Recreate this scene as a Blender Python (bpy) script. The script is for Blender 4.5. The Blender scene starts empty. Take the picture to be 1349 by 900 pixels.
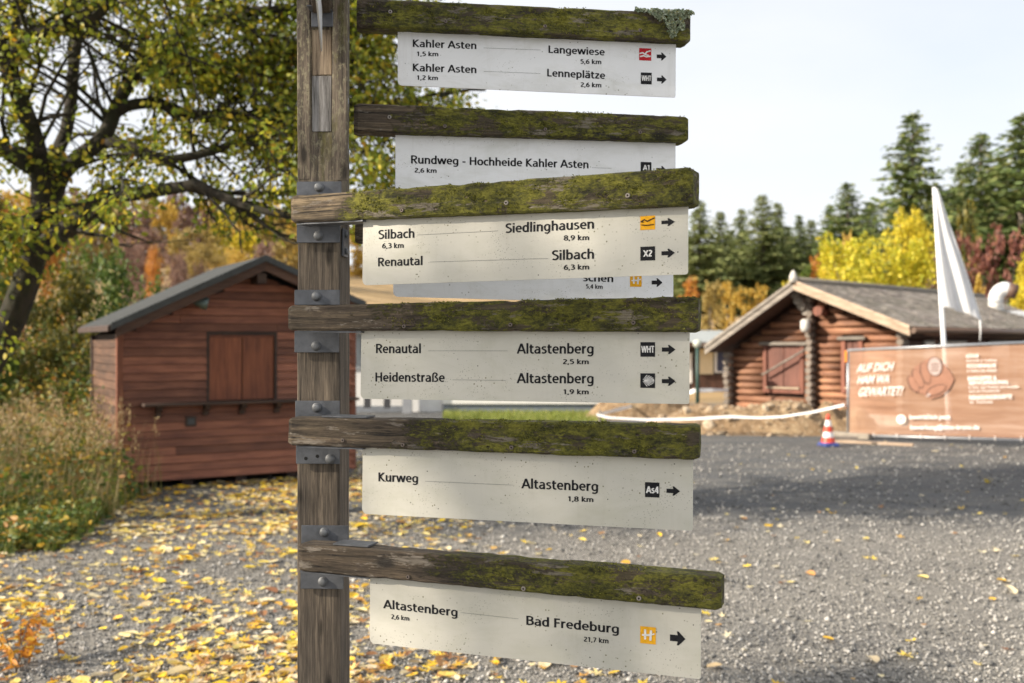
import bpy, bmesh, math, random
import numpy as np
from mathutils import Vector, Matrix, noise
random.seed(7)
RNG = np.random.default_rng(11)
S = bpy.context.scene
COL = S.collection
R = math.radians

# ---------------- camera ----------------
F = 1349 * 35 / 36.0
CX, CY, EYE = 674.5, 450.0, 1.6
cam = bpy.data.cameras.new('camera')
cam.lens = 35; cam.sensor_width = 36; cam.sensor_fit = 'HORIZONTAL'
cam.clip_start = 0.05; cam.clip_end = 3000
cam.dof.use_dof = True; cam.dof.focus_distance = 2.03; cam.dof.aperture_fstop = 4.2
cam.dof.aperture_blades = 9
camo = bpy.data.objects.new('camera', cam); COL.objects.link(camo)
camo.location = (0, 0, EYE); camo.rotation_euler = (R(90), 0, 0)
S.camera = camo

# ---------------- sun and sky ----------------
SUN_AZ = Vector((-0.965, -0.27, 0)).normalized()
SUN_EL = R(27)
to_sun = Vector((SUN_AZ.x * math.cos(SUN_EL), SUN_AZ.y * math.cos(SUN_EL), math.sin(SUN_EL)))
sl = bpy.data.lights.new('sun', 'SUN'); sl.energy = 4.8; sl.angle = R(0.6); sl.color = (1.0, 0.89, 0.74)
so = bpy.data.objects.new('sun', sl); COL.objects.link(so)
so.rotation_euler = (-to_sun).to_track_quat('-Z', 'Y').to_euler(); so.location = (-10, -5, 12)
W = bpy.data.worlds.new('World'); S.world = W; W.use_nodes = True
nt = W.node_tree; nt.nodes.clear()
def wn(t, **k):
    n = nt.nodes.new(t)
    for a, b in k.items(): setattr(n, a, b)
    return n
out = wn('ShaderNodeOutputWorld'); bg = wn('ShaderNodeBackground'); bg.inputs['Strength'].default_value = 0.114
sky = wn('ShaderNodeTexSky', sky_type='NISHITA', sun_disc=False)
sky.sun_elevation = SUN_EL; sky.sun_rotation = math.atan2(SUN_AZ.x, SUN_AZ.y); sky.dust_density = 2.0
tc = wn('ShaderNodeTexCoord'); mp = wn('ShaderNodeMapping'); mp.inputs['Scale'].default_value = (1, 1, 2.6)
mp.inputs['Location'].default_value = (0.4, 0.2, 0.1)
cn = wn('ShaderNodeTexNoise'); cn.inputs['Scale'].default_value = 1.7; cn.inputs['Detail'].default_value = 6; cn.inputs['Roughness'].default_value = 0.5
cr = wn('ShaderNodeValToRGB'); cr.color_ramp.elements[0].position = 0.28; cr.color_ramp.elements[0].color = (.7, .7, .7, 1)
cr.color_ramp.elements[1].position = 0.62; cr.color_ramp.elements[1].color = (1, 1, 1, 1)
mx = wn('ShaderNodeMix', data_type='RGBA'); mx.inputs['B'].default_value = (4.9, 4.97, 5.12, 1)
L = nt.links.new
L(tc.outputs['Generated'], mp.inputs['Vector']); L(mp.outputs['Vector'], cn.inputs['Vector'])
L(cn.outputs['Fac'], cr.inputs['Fac']); L(cr.outputs['Color'], mx.inputs['Factor'])
L(sky.outputs['Color'], mx.inputs['A']); L(mx.outputs['Result'], bg.inputs['Color']); L(bg.outputs['Background'], out.inputs['Surface'])
S.view_settings.view_transform = 'Standard'; S.view_settings.look = 'None'
S.view_settings.exposure = 0.9; S.view_settings.gamma = 1.0
S.render.engine = 'CYCLES'
S.cycles.use_denoising = True
S.cycles.max_bounces = 6; S.cycles.diffuse_bounces = 3; S.cycles.glossy_bounces = 2; S.cycles.transmission_bounces = 3
S.cycles.transparent_max_bounces = 8; S.cycles.use_adaptive_sampling = True; S.cycles.adaptive_threshold = 0.02

# ---------------- helpers ----------------
def ray(px, py, D):
    return Vector(((px - CX) / F * D, D, EYE - (py - CY) / F * D))
def gpt(px, py):
    D = EYE * F / (py - CY)
    return Vector(((px - CX) / F * D, D, 0))
class Pl:
    """vertical plane in the place: origin P0, yaw; x runs along it, y to the back, z up"""
    def __init__(s, x, y, yaw, z=0.0):
        s.p = Vector((x, y)); s.yaw = yaw; s.z = z
        s.u = Vector((math.cos(yaw), math.sin(yaw))); s.n = Vector((-math.sin(yaw), math.cos(yaw)))
    def pt(s, px, py, yo=0.0):
        a = (px - CX) / F; c = -(py - CY) / F
        q = s.p + s.n * yo
        # t*(a,1) = q + u*x
        det = a * (-s.u.y) + s.u.x
        t = (q.x * (-s.u.y) + s.u.x * q.y) / det
        x = (a * q.y - q.x) / det
        return x, EYE + c * t - s.z
    def px(s, px, yo=0.0): return s.pt(px, 450, yo)[0]
    def w(s, x, y, z):
        q = s.p + s.u * x + s.n * y
        return Vector((q.x, q.y, z + s.z))
def link(name, data, parent=None, loc=None, rz=0.0):
    o = bpy.data.objects.new(name, data); COL.objects.link(o)
    if parent is not None: o.parent = parent
    if loc is not None: o.location = loc
    o.rotation_euler = (0, 0, rz)
    return o
def tag(o, label=None, cat=None, group=None, kind=None):
    if label: o['label'] = label
    if cat: o['category'] = cat
    if group: o['group'] = group
    if kind: o['kind'] = kind
    return o
def thing(name, label, cat, loc=(0, 0, 0), rz=0.0, group=None):
    return tag(link(name, None, None, loc, rz), label, cat, group)
def children(o): return list(o.children)
def copy_tree(o, parent=None):
    c = o.copy(); COL.objects.link(c)
    if parent is not None: c.parent = parent
    for ch in children(o): copy_tree(ch, c)
    return c
class MB:
    def __init__(s): s.v = []; s.f = []; s.m = []; s.sm = []
    def add(s, vs, fs, mi=0, smooth=False):
        b = len(s.v); s.v += [tuple(v) for v in vs]
        for f in fs: s.f.append(tuple(i + b for i in f)); s.m.append(mi); s.sm.append(smooth)
        return s
    def box(s, x0, x1, y0, y1, z0, z1, mi=0, M=None):
        vs = [Vector((x, y, z)) for z in (z0, z1) for y in (y0, y1) for x in (x0, x1)]
        if M is not None: vs = [M @ v for v in vs]
        return s.add(vs, [(0, 2, 3, 1), (4, 5, 7, 6), (0, 1, 5, 4), (2, 6, 7, 3), (0, 4, 6, 2), (1, 3, 7, 5)], mi)
    def bev(s, x0, x1, y0, y1, z0, z1, r=0.004, mi=0, M=None):
        """box with its four long (x) edges and ends chamfered"""
        a = [(y0 + r, z0), (y1 - r, z0), (y1, z0 + r), (y1, z1 - r), (y1 - r, z1), (y0 + r, z1), (y0, z1 - r), (y0, z0 + r)]
        cy, cz = (y0 + y1) / 2, (z0 + z1) / 2
        vs = []
        for x, k in ((x0, 1), (x0 + r, 0), (x1 - r, 0), (x1, 1)):
            for (y, z) in a:
                if k: y += r * (1 if y < cy else -1); z += r * (1 if z < cz else -1)
                vs.append(Vector((x, y, z)))
        if M is not None: vs = [M @ v for v in vs]
        fs = [tuple(range(7, -1, -1))]
        fs = [tuple(range(8))[::1]]
        for k in range(3):
            for i in range(8):
                j = (i + 1) % 8
                fs.append((k * 8 + i, k * 8 + 8 + i, k * 8 + 8 + j, k * 8 + j))
        fs.append(tuple(24 + i for i in range(7, -1, -1)))
        return s.add(vs, fs, mi)
    def prism(s, poly, y0, y1, mi=0, M=None):
        n = len(poly)
        vs = [Vector((x, y0, z)) for x, z in poly] + [Vector((x, y1, z)) for x, z in poly]
        if M is not None: vs = [M @ v for v in vs]
        fs = [tuple(range(n)), tuple(range(2 * n - 1, n - 1, -1))]
        for i in range(n):
            j = (i + 1) % n; fs.append((i, n + i, n + j, j))
        return s.add(vs, fs, mi)
    def tube(s, pts, rad, n=8, mi=0, cap=True, smooth=True):
        pts = [Vector(p) for p in pts]
        if not hasattr(rad, '__len__'): rad = [rad] * len(pts)
        vs = []; t0 = (pts[1] - pts[0]).normalized()
        up = Vector((0, 0, 1)) if abs(t0.z) < .9 else Vector((1, 0, 0))
        a = t0.cross(up).normalized()
        for i, p in enumerate(pts):
            if i == 0: t = pts[1] - pts[0]
            elif i == len(pts) - 1: t = pts[-1] - pts[-2]
            else: t = pts[i + 1] - pts[i - 1]
            t.normalize(); a = (a - t * a.dot(t)).normalized(); b = t.cross(a)
            for k in range(n):
                an = 2 * math.pi * k / n
                vs.append(p + (a * math.cos(an) + b * math.sin(an)) * rad[i])
        fs = []
        for i in range(len(pts) - 1):
            for k in range(n):
                j = (k + 1) % n
                fs.append((i * n + k, i * n + j, i * n + n + j, i * n + n + k))
        s.add(vs, fs, mi, smooth)
        if cap:
            b = len(s.v) - len(vs)
            s.f.append(tuple(b + k for k in range(n - 1, -1, -1))); s.m.append(mi); s.sm.append(False)
            s.f.append(tuple(b + (len(pts) - 1) * n + k for k in range(n))); s.m.append(mi); s.sm.append(False)
        return s
    def mesh(s, name, mats):
        me = bpy.data.meshes.new(name); me.from_pydata(s.v, [], s.f)
        if not isinstance(mats, (list, tuple)): mats = [mats]
        for m in mats: me.materials.append(m)
        me.polygons.foreach_set('material_index', s.m); me.polygons.foreach_set('use_smooth', s.sm)
        me.update()
        bm = bmesh.new(); bm.from_mesh(me); bmesh.ops.recalc_face_normals(bm, faces=bm.faces); bm.to_mesh(me); bm.free()
        return me
    def build(s, name, mats, parent=None, loc=None, rz=0.0):
        return link(name, s.mesh(name, mats), parent, loc, rz)

# ---------------- materials ----------------
class NG:
    def __init__(s, name):
        s.m = bpy.data.materials.new(name); s.m.use_nodes = True; s.t = s.m.node_tree
        s.b = s.t.nodes['Principled BSDF']; s.o = s.t.nodes['Material Output']
        s.b.inputs['Roughness'].default_value = .8
    def n(s, t, _i=None, **k):
        x = s.t.nodes.new(t)
        for a, b in k.items(): setattr(x, a, b)
        for a, b in (_i or {}).items():
            if isinstance(b, bpy.types.NodeSocket): s.t.links.new(b, x.inputs[a])
            else: x.inputs[a].default_value = b
        return x
    def l(s, a, b): s.t.links.new(a, b)
    def co(s, kind='Object'): return s.n('ShaderNodeTexCoord').outputs[kind]
    def map(s, v, sc=(1, 1, 1), rot=(0, 0, 0), loc=(0, 0, 0)):
        if isinstance(v, str): v = s.co(v)
        return s.n('ShaderNodeMapping', {'Vector': v, 'Scale': sc, 'Rotation': rot, 'Location': loc}).outputs[0]
    def noise(s, v, sc=5, det=4, ro=.55, dist=0):
        return s.n('ShaderNodeTexNoise', {'Vector': v, 'Scale': sc, 'Detail': det, 'Roughness': ro, 'Distortion': dist}).outputs['Fac']
    def voro(s, v, sc=5, out='Distance', feature='F1', rnd=1.0):
        return s.n('ShaderNodeTexVoronoi', {'Vector': v, 'Scale': sc, 'Randomness': rnd}, feature=feature).outputs[out]
    def ramp(s, f, stops, interp='LINEAR'):
        r = s.n('ShaderNodeValToRGB', {'Fac': f}); r.color_ramp.interpolation = interp
        e = r.color_ramp.elements
        while len(e) < len(stops): e.new(0.5)
        for i, (p, c) in enumerate(stops):
            e[i].position = p
            if not hasattr(c, '__len__'): c = (c, c, c)
            e[i].color = (*c, 1)
        return r.outputs['Color']
    def mix(s, f, a, b, mode='MIX'):
        x = s.n('ShaderNodeMix', data_type='RGBA', blend_type=mode)
        for k, v in (('Factor', f), ('A', a), ('B', b)):
            if isinstance(v, bpy.types.NodeSocket): s.l(v, x.inputs[k])
            elif k == 'Factor': x.inputs[k].default_value = v
            else: x.inputs[k].default_value = (*v, 1) if len(v) == 3 else v
        return x.outputs['Result']
    def math(s, op, a, b=0.0, c=None, clamp=False):
        x = s.n('ShaderNodeMath', operation=op, use_clamp=clamp)
        for i, v in enumerate((a, b, c)):
            if v is None: continue
            if isinstance(v, bpy.types.NodeSocket): s.l(v, x.inputs[i])
            else: x.inputs[i].default_value = v
        return x.outputs[0]
    def sep(s, v):
        x = s.n('ShaderNodeSeparateXYZ', {0: v}); return x.outputs
    def color(s, c):
        if isinstance(c, bpy.types.NodeSocket): s.l(c, s.b.inputs['Base Color'])
        else: s.b.inputs['Base Color'].default_value = (*c, 1)
    def bump(s, h, st=.5, d=.01):
        x = s.n('ShaderNodeBump', {'Height': h, 'Strength': st, 'Distance': d}); s.l(x.outputs[0], s.b.inputs['Normal'])
    def rough(s, r):
        if isinstance(r, bpy.types.NodeSocket): s.l(r, s.b.inputs['Roughness'])
        else: s.b.inputs['Roughness'].default_value = r
    def orand(s): return s.n('ShaderNodeObjectInfo').outputs['Random']
    def island(s): return s.n('ShaderNodeNewGeometry').outputs['Random Per Island']

def flat(name, c, rough=.6, metal=0, var=.12, sc=9, bump=.15):
    g = NG(name); nz = g.noise(g.co(), sc, 6, .6)
    d = tuple(x * (1 - var) for x in c); u = tuple(min(1, x * (1 + var)) for x in c)
    g.color(g.ramp(nz, [(.3, d), (.7, u)])); g.rough(rough); g.b.inputs['Metallic'].default_value = metal
    if bump: g.bump(g.noise(g.co(), sc * 9, 5), bump, .003)
    return g.m
def ink(name, c):
    g = NG(name); nz = g.noise(g.co(), 160, 4, .7)
    g.color(g.ramp(nz, [(.3, tuple(x * .75 for x in c)), (.75, tuple(x * 1.15 + .012 for x in c))])); g.rough(.7); g.b.inputs['Specular IOR Level'].default_value = .15
    return g.m
def mat_arm(name, x_moss, soft, amount, dark=(.022, .016, .011), light=(.22, .165, .105)):
    """weathered beam: grain runs along local x, moss from x_moss to the right"""
    g = NG(name); c0 = g.co(); rn = g.orand()
    c = g.n('ShaderNodeVectorMath', {0: c0, 1: g.n('ShaderNodeCombineXYZ', {0: g.math('MULTIPLY', rn, 17.0), 1: g.math('MULTIPLY', rn, 5.0), 2: g.math('MULTIPLY', rn, 9.0)}).outputs[0]}, operation='ADD').outputs[0]
    gr = g.noise(g.map(c, (3.5, 60, 95)), 1.0, 10, .78, .35)
    gr2 = g.noise(g.map(c, (22, 230, 330)), 1.0, 7, .78)
    big = g.noise(g.map(c, (5, 8, 9), loc=(3.1, 0, 0)), 1.0, 4, .6)
    w = g.math('ADD', g.math('MULTIPLY', gr, .7), g.math('MULTIPLY', gr2, .3))
    wood = g.ramp(w, [(.4, dark), (.5, tuple(a * .6 + b * .4 for a, b in zip(dark, light))), (.6, light), (.7, tuple(min(1, b * 1.5) for b in light))])
    wood = g.mix(g.ramp(big, [(.42, 0.0), (.66, .75)]), wood, g.ramp(w, [(.4, (.02, .016, .011)), (.62, (.12, .09, .06))]))
    crk = g.ramp(g.noise(g.map(c, (5, 90, 130), loc=(2, 5, 1)), 1.0, 3, .6, .2), [(.36, 1.0), (.42, 0.0)])
    wood = g.mix(g.math('MULTIPLY', crk, .85), wood, (.008, .006, .005))
    x = g.sep(c0)[0]
    grad = g.n('ShaderNodeMapRange', {0: x, 1: x_moss - soft, 2: x_moss + soft, 3: -.32, 4: amount}).outputs[0]
    mn = g.noise(g.map(c, (9, 14, 22)), 1.0, 8, .68, .4)
    mn2 = g.noise(g.map(c, (110, 170, 190)), 1.0, 7, .8)
    mn3 = g.noise(g.map(c, (16, 30, 45), loc=(1, 8, 3)), 1.0, 7, .72, .3)
    mm = g.math('ADD', g.math('ADD', mn, g.math('MULTIPLY', g.math('SUBTRACT', mn2, .5), .5)), grad)
    mask = g.ramp(mm, [(.5, 0.0), (.6, 1.0)])
    mcol = g.ramp(g.math('ADD', g.math('MULTIPLY', mn2, .5), g.math('MULTIPLY', mn3, .5)),
                  [(.38, (.018, .017, .006)), (.45, (.06, .06, .01)), (.52, (.15, .145, .016)), (.59, (.25, .235, .028)), (.7, (.36, .34, .07))])
    holes = g.ramp(g.voro(g.map(c, (24, 40, 40)), 1.0), [(.05, 1.0), (.13, 0.0)])
    mask = g.math('MULTIPLY', mask, g.math('SUBTRACT', 1.0, holes), clamp=True)
    col = g.mix(mask, wood, mcol)
    # pale scuffs where moss and surface have flaked off
    sc = g.ramp(g.noise(g.map(c, (10, 30, 50), loc=(9, 2, 1)), 1.0, 7, .7), [(.57, 0.0), (.61, .85)])
    col = g.mix(sc, col, g.ramp(gr2, [(.35, (.12, .1, .075)), (.65, (.36, .31, .25))]))
    bare = g.ramp(g.noise(g.map(c, (11, 22, 34), loc=(5, 5, 9)), 1.0, 8, .75, .5), [(.53, 0.0), (.57, .9)])
    col = g.mix(bare, col, g.ramp(w, [(.4, (.02, .015, .011)), (.62, (.15, .11, .075))]))
    knot = g.ramp(g.voro(g.map(c, (5, 12, 11), loc=(.3, 0, .1)), 1.0), [(.07, .85), (.16, 0.0)])
    col = g.mix(knot, col, (.012, .01, .008))
    g.color(col); g.rough(.9)
    h = g.math('ADD', g.math('MULTIPLY', w, .9), g.math('MULTIPLY', g.math('MULTIPLY', g.math('ADD', mn2, mn3), mask), .8))
    g.bump(h, 1.0, .009)
    return g.m
def mat_post():
    g = NG('post_wood'); c = g.co()
    gr = g.noise(g.map(c, (85, 85, 3.2)), 1.0, 9, .72, .2)
    gr2 = g.noise(g.map(c, (230, 230, 14)), 1.0, 6, .7)
    big = g.noise(g.map(c, (14, 14, 3.5)), 1.0, 4, .6)
    w = g.math('ADD', g.math('MULTIPLY', gr, .65), g.math('MULTIPLY', gr2, .35))
    wood = g.ramp(w, [(.38, (.03, .024, .018)), (.5, (.13, .102, .074)), (.64, (.33, .26, .185))])
    wood = g.mix(g.ramp(big, [(.4, 0.0), (.62, .85)]), wood, g.ramp(w, [(.35, (.035, .028, .021)), (.68, (.18, .145, .11))]))
    blk = g.ramp(g.noise(g.map(c, (42, 42, 2.0), loc=(4, 1, 2)), 1.0, 5, .6), [(.62, 0.0), (.7, .85)])
    wood = g.mix(blk, wood, (.014, .012, .011))
    li = g.ramp(g.noise(g.map(c, (130, 130, 60)), 1.0, 7, .8), [(.51, 0.0), (.57, .75)])
    up = g.n('ShaderNodeMapRange', {0: g.sep(c)[2], 1: 1.75, 2: 2.1, 3: 0.0, 4: 1.0}).outputs[0]
    wood = g.mix(g.math('MULTIPLY', li, up), wood, (.3, .27, .17))
    ms = g.ramp(g.noise(g.map(c, (25, 25, 7), loc=(7, 7, 7)), 1.0, 6, .7), [(.52, 0.0), (.64, .8)])
    xr = g.n('ShaderNodeMapRange', {0: g.sep(c)[0], 1: .02, 2: .04, 3: 0.1, 4: 1.0}).outputs[0]
    wood = g.mix(g.math('MULTIPLY', ms, g.math('MULTIPLY', up, xr)), wood, g.ramp(gr2, [(.3, (.05, .05, .01)), (.7, (.17, .15, .03))]))
    kn = g.ramp(g.voro(g.map(c, (17, 17, 6), loc=(0, .2, .35)), 1.0), [(.08, .9), (.17, 0.0)])
    wood = g.mix(kn, wood, (.02, .015, .01))
    g.color(wood); g.rough(.88); g.bump(w, .9, .006)
    return g.m
def mat_wood(name, dark, mid, light, axis='x', sc=1.0, vary=.35, bump=.4):
    g = NG(name); c = g.co()
    rnd = g.orand()
    off = g.n('ShaderNodeCombineXYZ', {0: g.math('MULTIPLY', rnd, 37.0), 1: g.math('MULTIPLY', rnd, 11.0), 2: g.math('MULTIPLY', rnd, 23.0)}).outputs[0]
    v = g.n('ShaderNodeVectorMath', {0: c, 1: off}, operation='ADD').outputs[0]
    s3 = {'x': (2, 30, 30), 'y': (30, 2, 30), 'z': (30, 30, 2)}[axis]
    s3 = tuple(k * sc for k in s3)
    gr = g.noise(g.map(v, s3), 1.0, 7, .65, .3)
    st = g.noise(v, 3.0 * sc, 3, .5)
    col = g.ramp(g.math('ADD', g.math('MULTIPLY', gr, .75), g.math('MULTIPLY', st, .25)), [(.36, dark), (.5, mid), (.66, light)])
    lo = 1 - vary
    val = g.math('ADD', g.math('MULTIPLY', rnd, vary * 1.6), lo)
    col = g.mix(1.0, col, g.n('ShaderNodeCombineColor', {0: val, 1: val, 2: val}).outputs[0], 'MULTIPLY')
    g.color(col); g.rough(.7); g.bump(gr, bump, .006)
    return g.m
def mat_leaf(name, stops, island=True, transl=.35, rough=.55, vein=False):
    g = NG(name)
    f = g.island() if island else g.orand()
    col = g.ramp(f, stops)
    if vein:
        col = g.mix(g.ramp(g.noise(g.co(), 30, 5, .6), [(.35, .0), (.75, .5)]), col, (.3, .12, .03))
    g.color(col); g.rough(rough)
    tr = g.n('ShaderNodeBsdfTranslucent', {'Color': col}); ms = g.n('ShaderNodeMixShader', {0: transl, 1: g.b.outputs[0], 2: tr.outputs[0]})
    g.l(ms.outputs[0], g.o.inputs['Surface'])
    return g.m

# ---------------- numpy leaf clouds ----------------
def unit(a): return a / np.maximum(np.linalg.norm(a, axis=1, keepdims=True), 1e-9)
def leaf_cloud(name, P, size, mat, aspect=.55, axis=None, fold=.25, flatn=0.0, parent=None):
    """one leaf per point: six-cornered folded blade made of two quads"""
    N = len(P); size = np.broadcast_to(np.asarray(size, float), (N,))
    a = unit(RNG.normal(size=(N, 3))) if axis is None else unit(np.asarray(axis, float))
    r = RNG.normal(size=(N, 3)); r[:, 2] += flatn
    b = unit(np.cross(a, r)); n = np.cross(a, b)
    s = size[:, None]
    w = aspect * .5
    base = P; tip = P + a * s
    l1 = P + a * s * .33 - b * s * w + n * s * fold * w; l2 = P + a * s * .7 - b * s * w * .8 + n * s * fold * w
    r1 = P + a * s * .33 + b * s * w + n * s * fold * w; r2 = P + a * s * .7 + b * s * w * .8 + n * s * fold * w
    V = np.stack([base, l1, l2, tip, r2, r1], 1).reshape(-1, 3)
    k = np.arange(N)[:, None] * 6
    Fq = np.concatenate([k + np.array([[0, 3, 2, 1]]), k + np.array([[0, 5, 4, 3]])], 1).reshape(-1)
    me = bpy.data.meshes.new(name); me.vertices.add(N * 6); me.vertices.foreach_set('co', V.astype(np.float32).ravel())
    me.loops.add(N * 8); me.loops.foreach_set('vertex_index', Fq.astype(np.int32))
    me.polygons.add(N * 2); me.polygons.foreach_set('loop_start', np.arange(0, N * 8, 4, dtype=np.int32))
    me.materials.append(mat); me.update(calc_edges=True); me.validate()
    return me
def strips(name, P, D, ln, wd, mat, seg=3, bend=.5):
    """grass blades: base points P, lean directions D, lengths, widths"""
    N = len(P); lean = unit(D); side = unit(np.cross(lean, np.tile([[0, 0, 1.0]], (N, 1)) + RNG.normal(size=(N, 3)) * .3))
    side2 = np.stack([-lean[:, 1], lean[:, 0], np.zeros(N)], 1); side = unit(side2 + RNG.normal(size=(N, 3)) * .2)
    V = []
    for i in range(seg + 1):
        t = i / seg
        c = P + np.array([[0, 0, 1.0]]) * (ln * (t - bend * .35 * t * t))[:, None] + lean * (ln * bend * t * t)[:, None]
        w = (wd * (1 - t * .93))[:, None] * side * .5
        V += [c - w, c + w]
    V = np.stack(V, 1).reshape(-1, 3); nv = 2 * (seg + 1)
    k = np.arange(N)[:, None] * nv
    fs = np.concatenate([k + np.array([[2 * i, 2 * i + 1, 2 * i + 3, 2 * i + 2]]) for i in range(seg)], 1).reshape(-1)
    me = bpy.data.meshes.new(name); me.vertices.add(len(V)); me.vertices.foreach_set('co', V.astype(np.float32).ravel())
    me.loops.add(len(fs)); me.loops.foreach_set('vertex_index', fs.astype(np.int32))
    me.polygons.add(N * seg); me.polygons.foreach_set('loop_start', np.arange(0, N * seg * 4, 4, dtype=np.int32))
    me.materials.append(mat); me.update(calc_edges=True); me.validate()
    return me
def sstep(a, b, x):
    t = min(1, max(0, (x - a) / (b - a))); return t * t * (3 - 2 * t)
def H(X, Y):
    """height of the ground: flat yard, meadow and wooded hill behind"""
    if Y < 24: return 0.0
    s = sstep(26, 150, Y); left = sstep(-.08, .3, -X / Y)
    h = s * (8.0 + 5.0 * left)
    return h + (noise.noise(Vector((X * .05, Y * .05, 0))) * .7 * sstep(30, 60, Y))
def text_verts(body, bold=0.0):
    cu = bpy.data.curves.new('lettering', 'FONT'); cu.body = body; cu.resolution_u = 3; cu.offset = bold
    o = bpy.data.objects.new('lettering', cu); COL.objects.link(o)
    bpy.context.view_layer.update()
    me = bpy.data.meshes.new_from_object(o)
    vs = [(v.co.x, v.co.y) for v in me.vertices]; fs = [tuple(p.vertices) for p in me.polygons]
    bpy.data.objects.remove(o); bpy.data.curves.remove(cu); bpy.data.meshes.remove(me)
    return vs, fs
_cap = None
def cap_h():
    global _cap
    if _cap is None:
        vs, _ = text_verts('H'); _cap = max(v[1] for v in vs)
    return _cap
def text_mb(mb, pl, body, x0, y0, x1, y1, hpx, yoff, bold=.012, shear=0.0, mi=0):
    """lettering fitted between two points of a plane: baseline from (x0,y0) to (x1,y1), cap height hpx there"""
    vs, fs = text_verts(body, bold)
    a = pl.pt(x0, y0, yoff); b = pl.pt(x1, y1, yoff); t = pl.pt(x0, y0 - hpx, yoff)
    h = (t[1] - a[1]); xs = [v[0] for v in vs]; m0, m1 = min(xs), max(xs)
    dx = (b[0] - a[0]) / (m1 - m0); dz = (b[1] - a[1]) / (m1 - m0); k = h / cap_h()
    out = []
    for (x, y) in vs:
        out.append((a[0] + (x - m0) * dx + y * k * shear, yoff, a[1] + (x - m0) * dz + y * k))
    fs = [f[::-1] for f in fs]
    mb.add(out, fs, mi)
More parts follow.
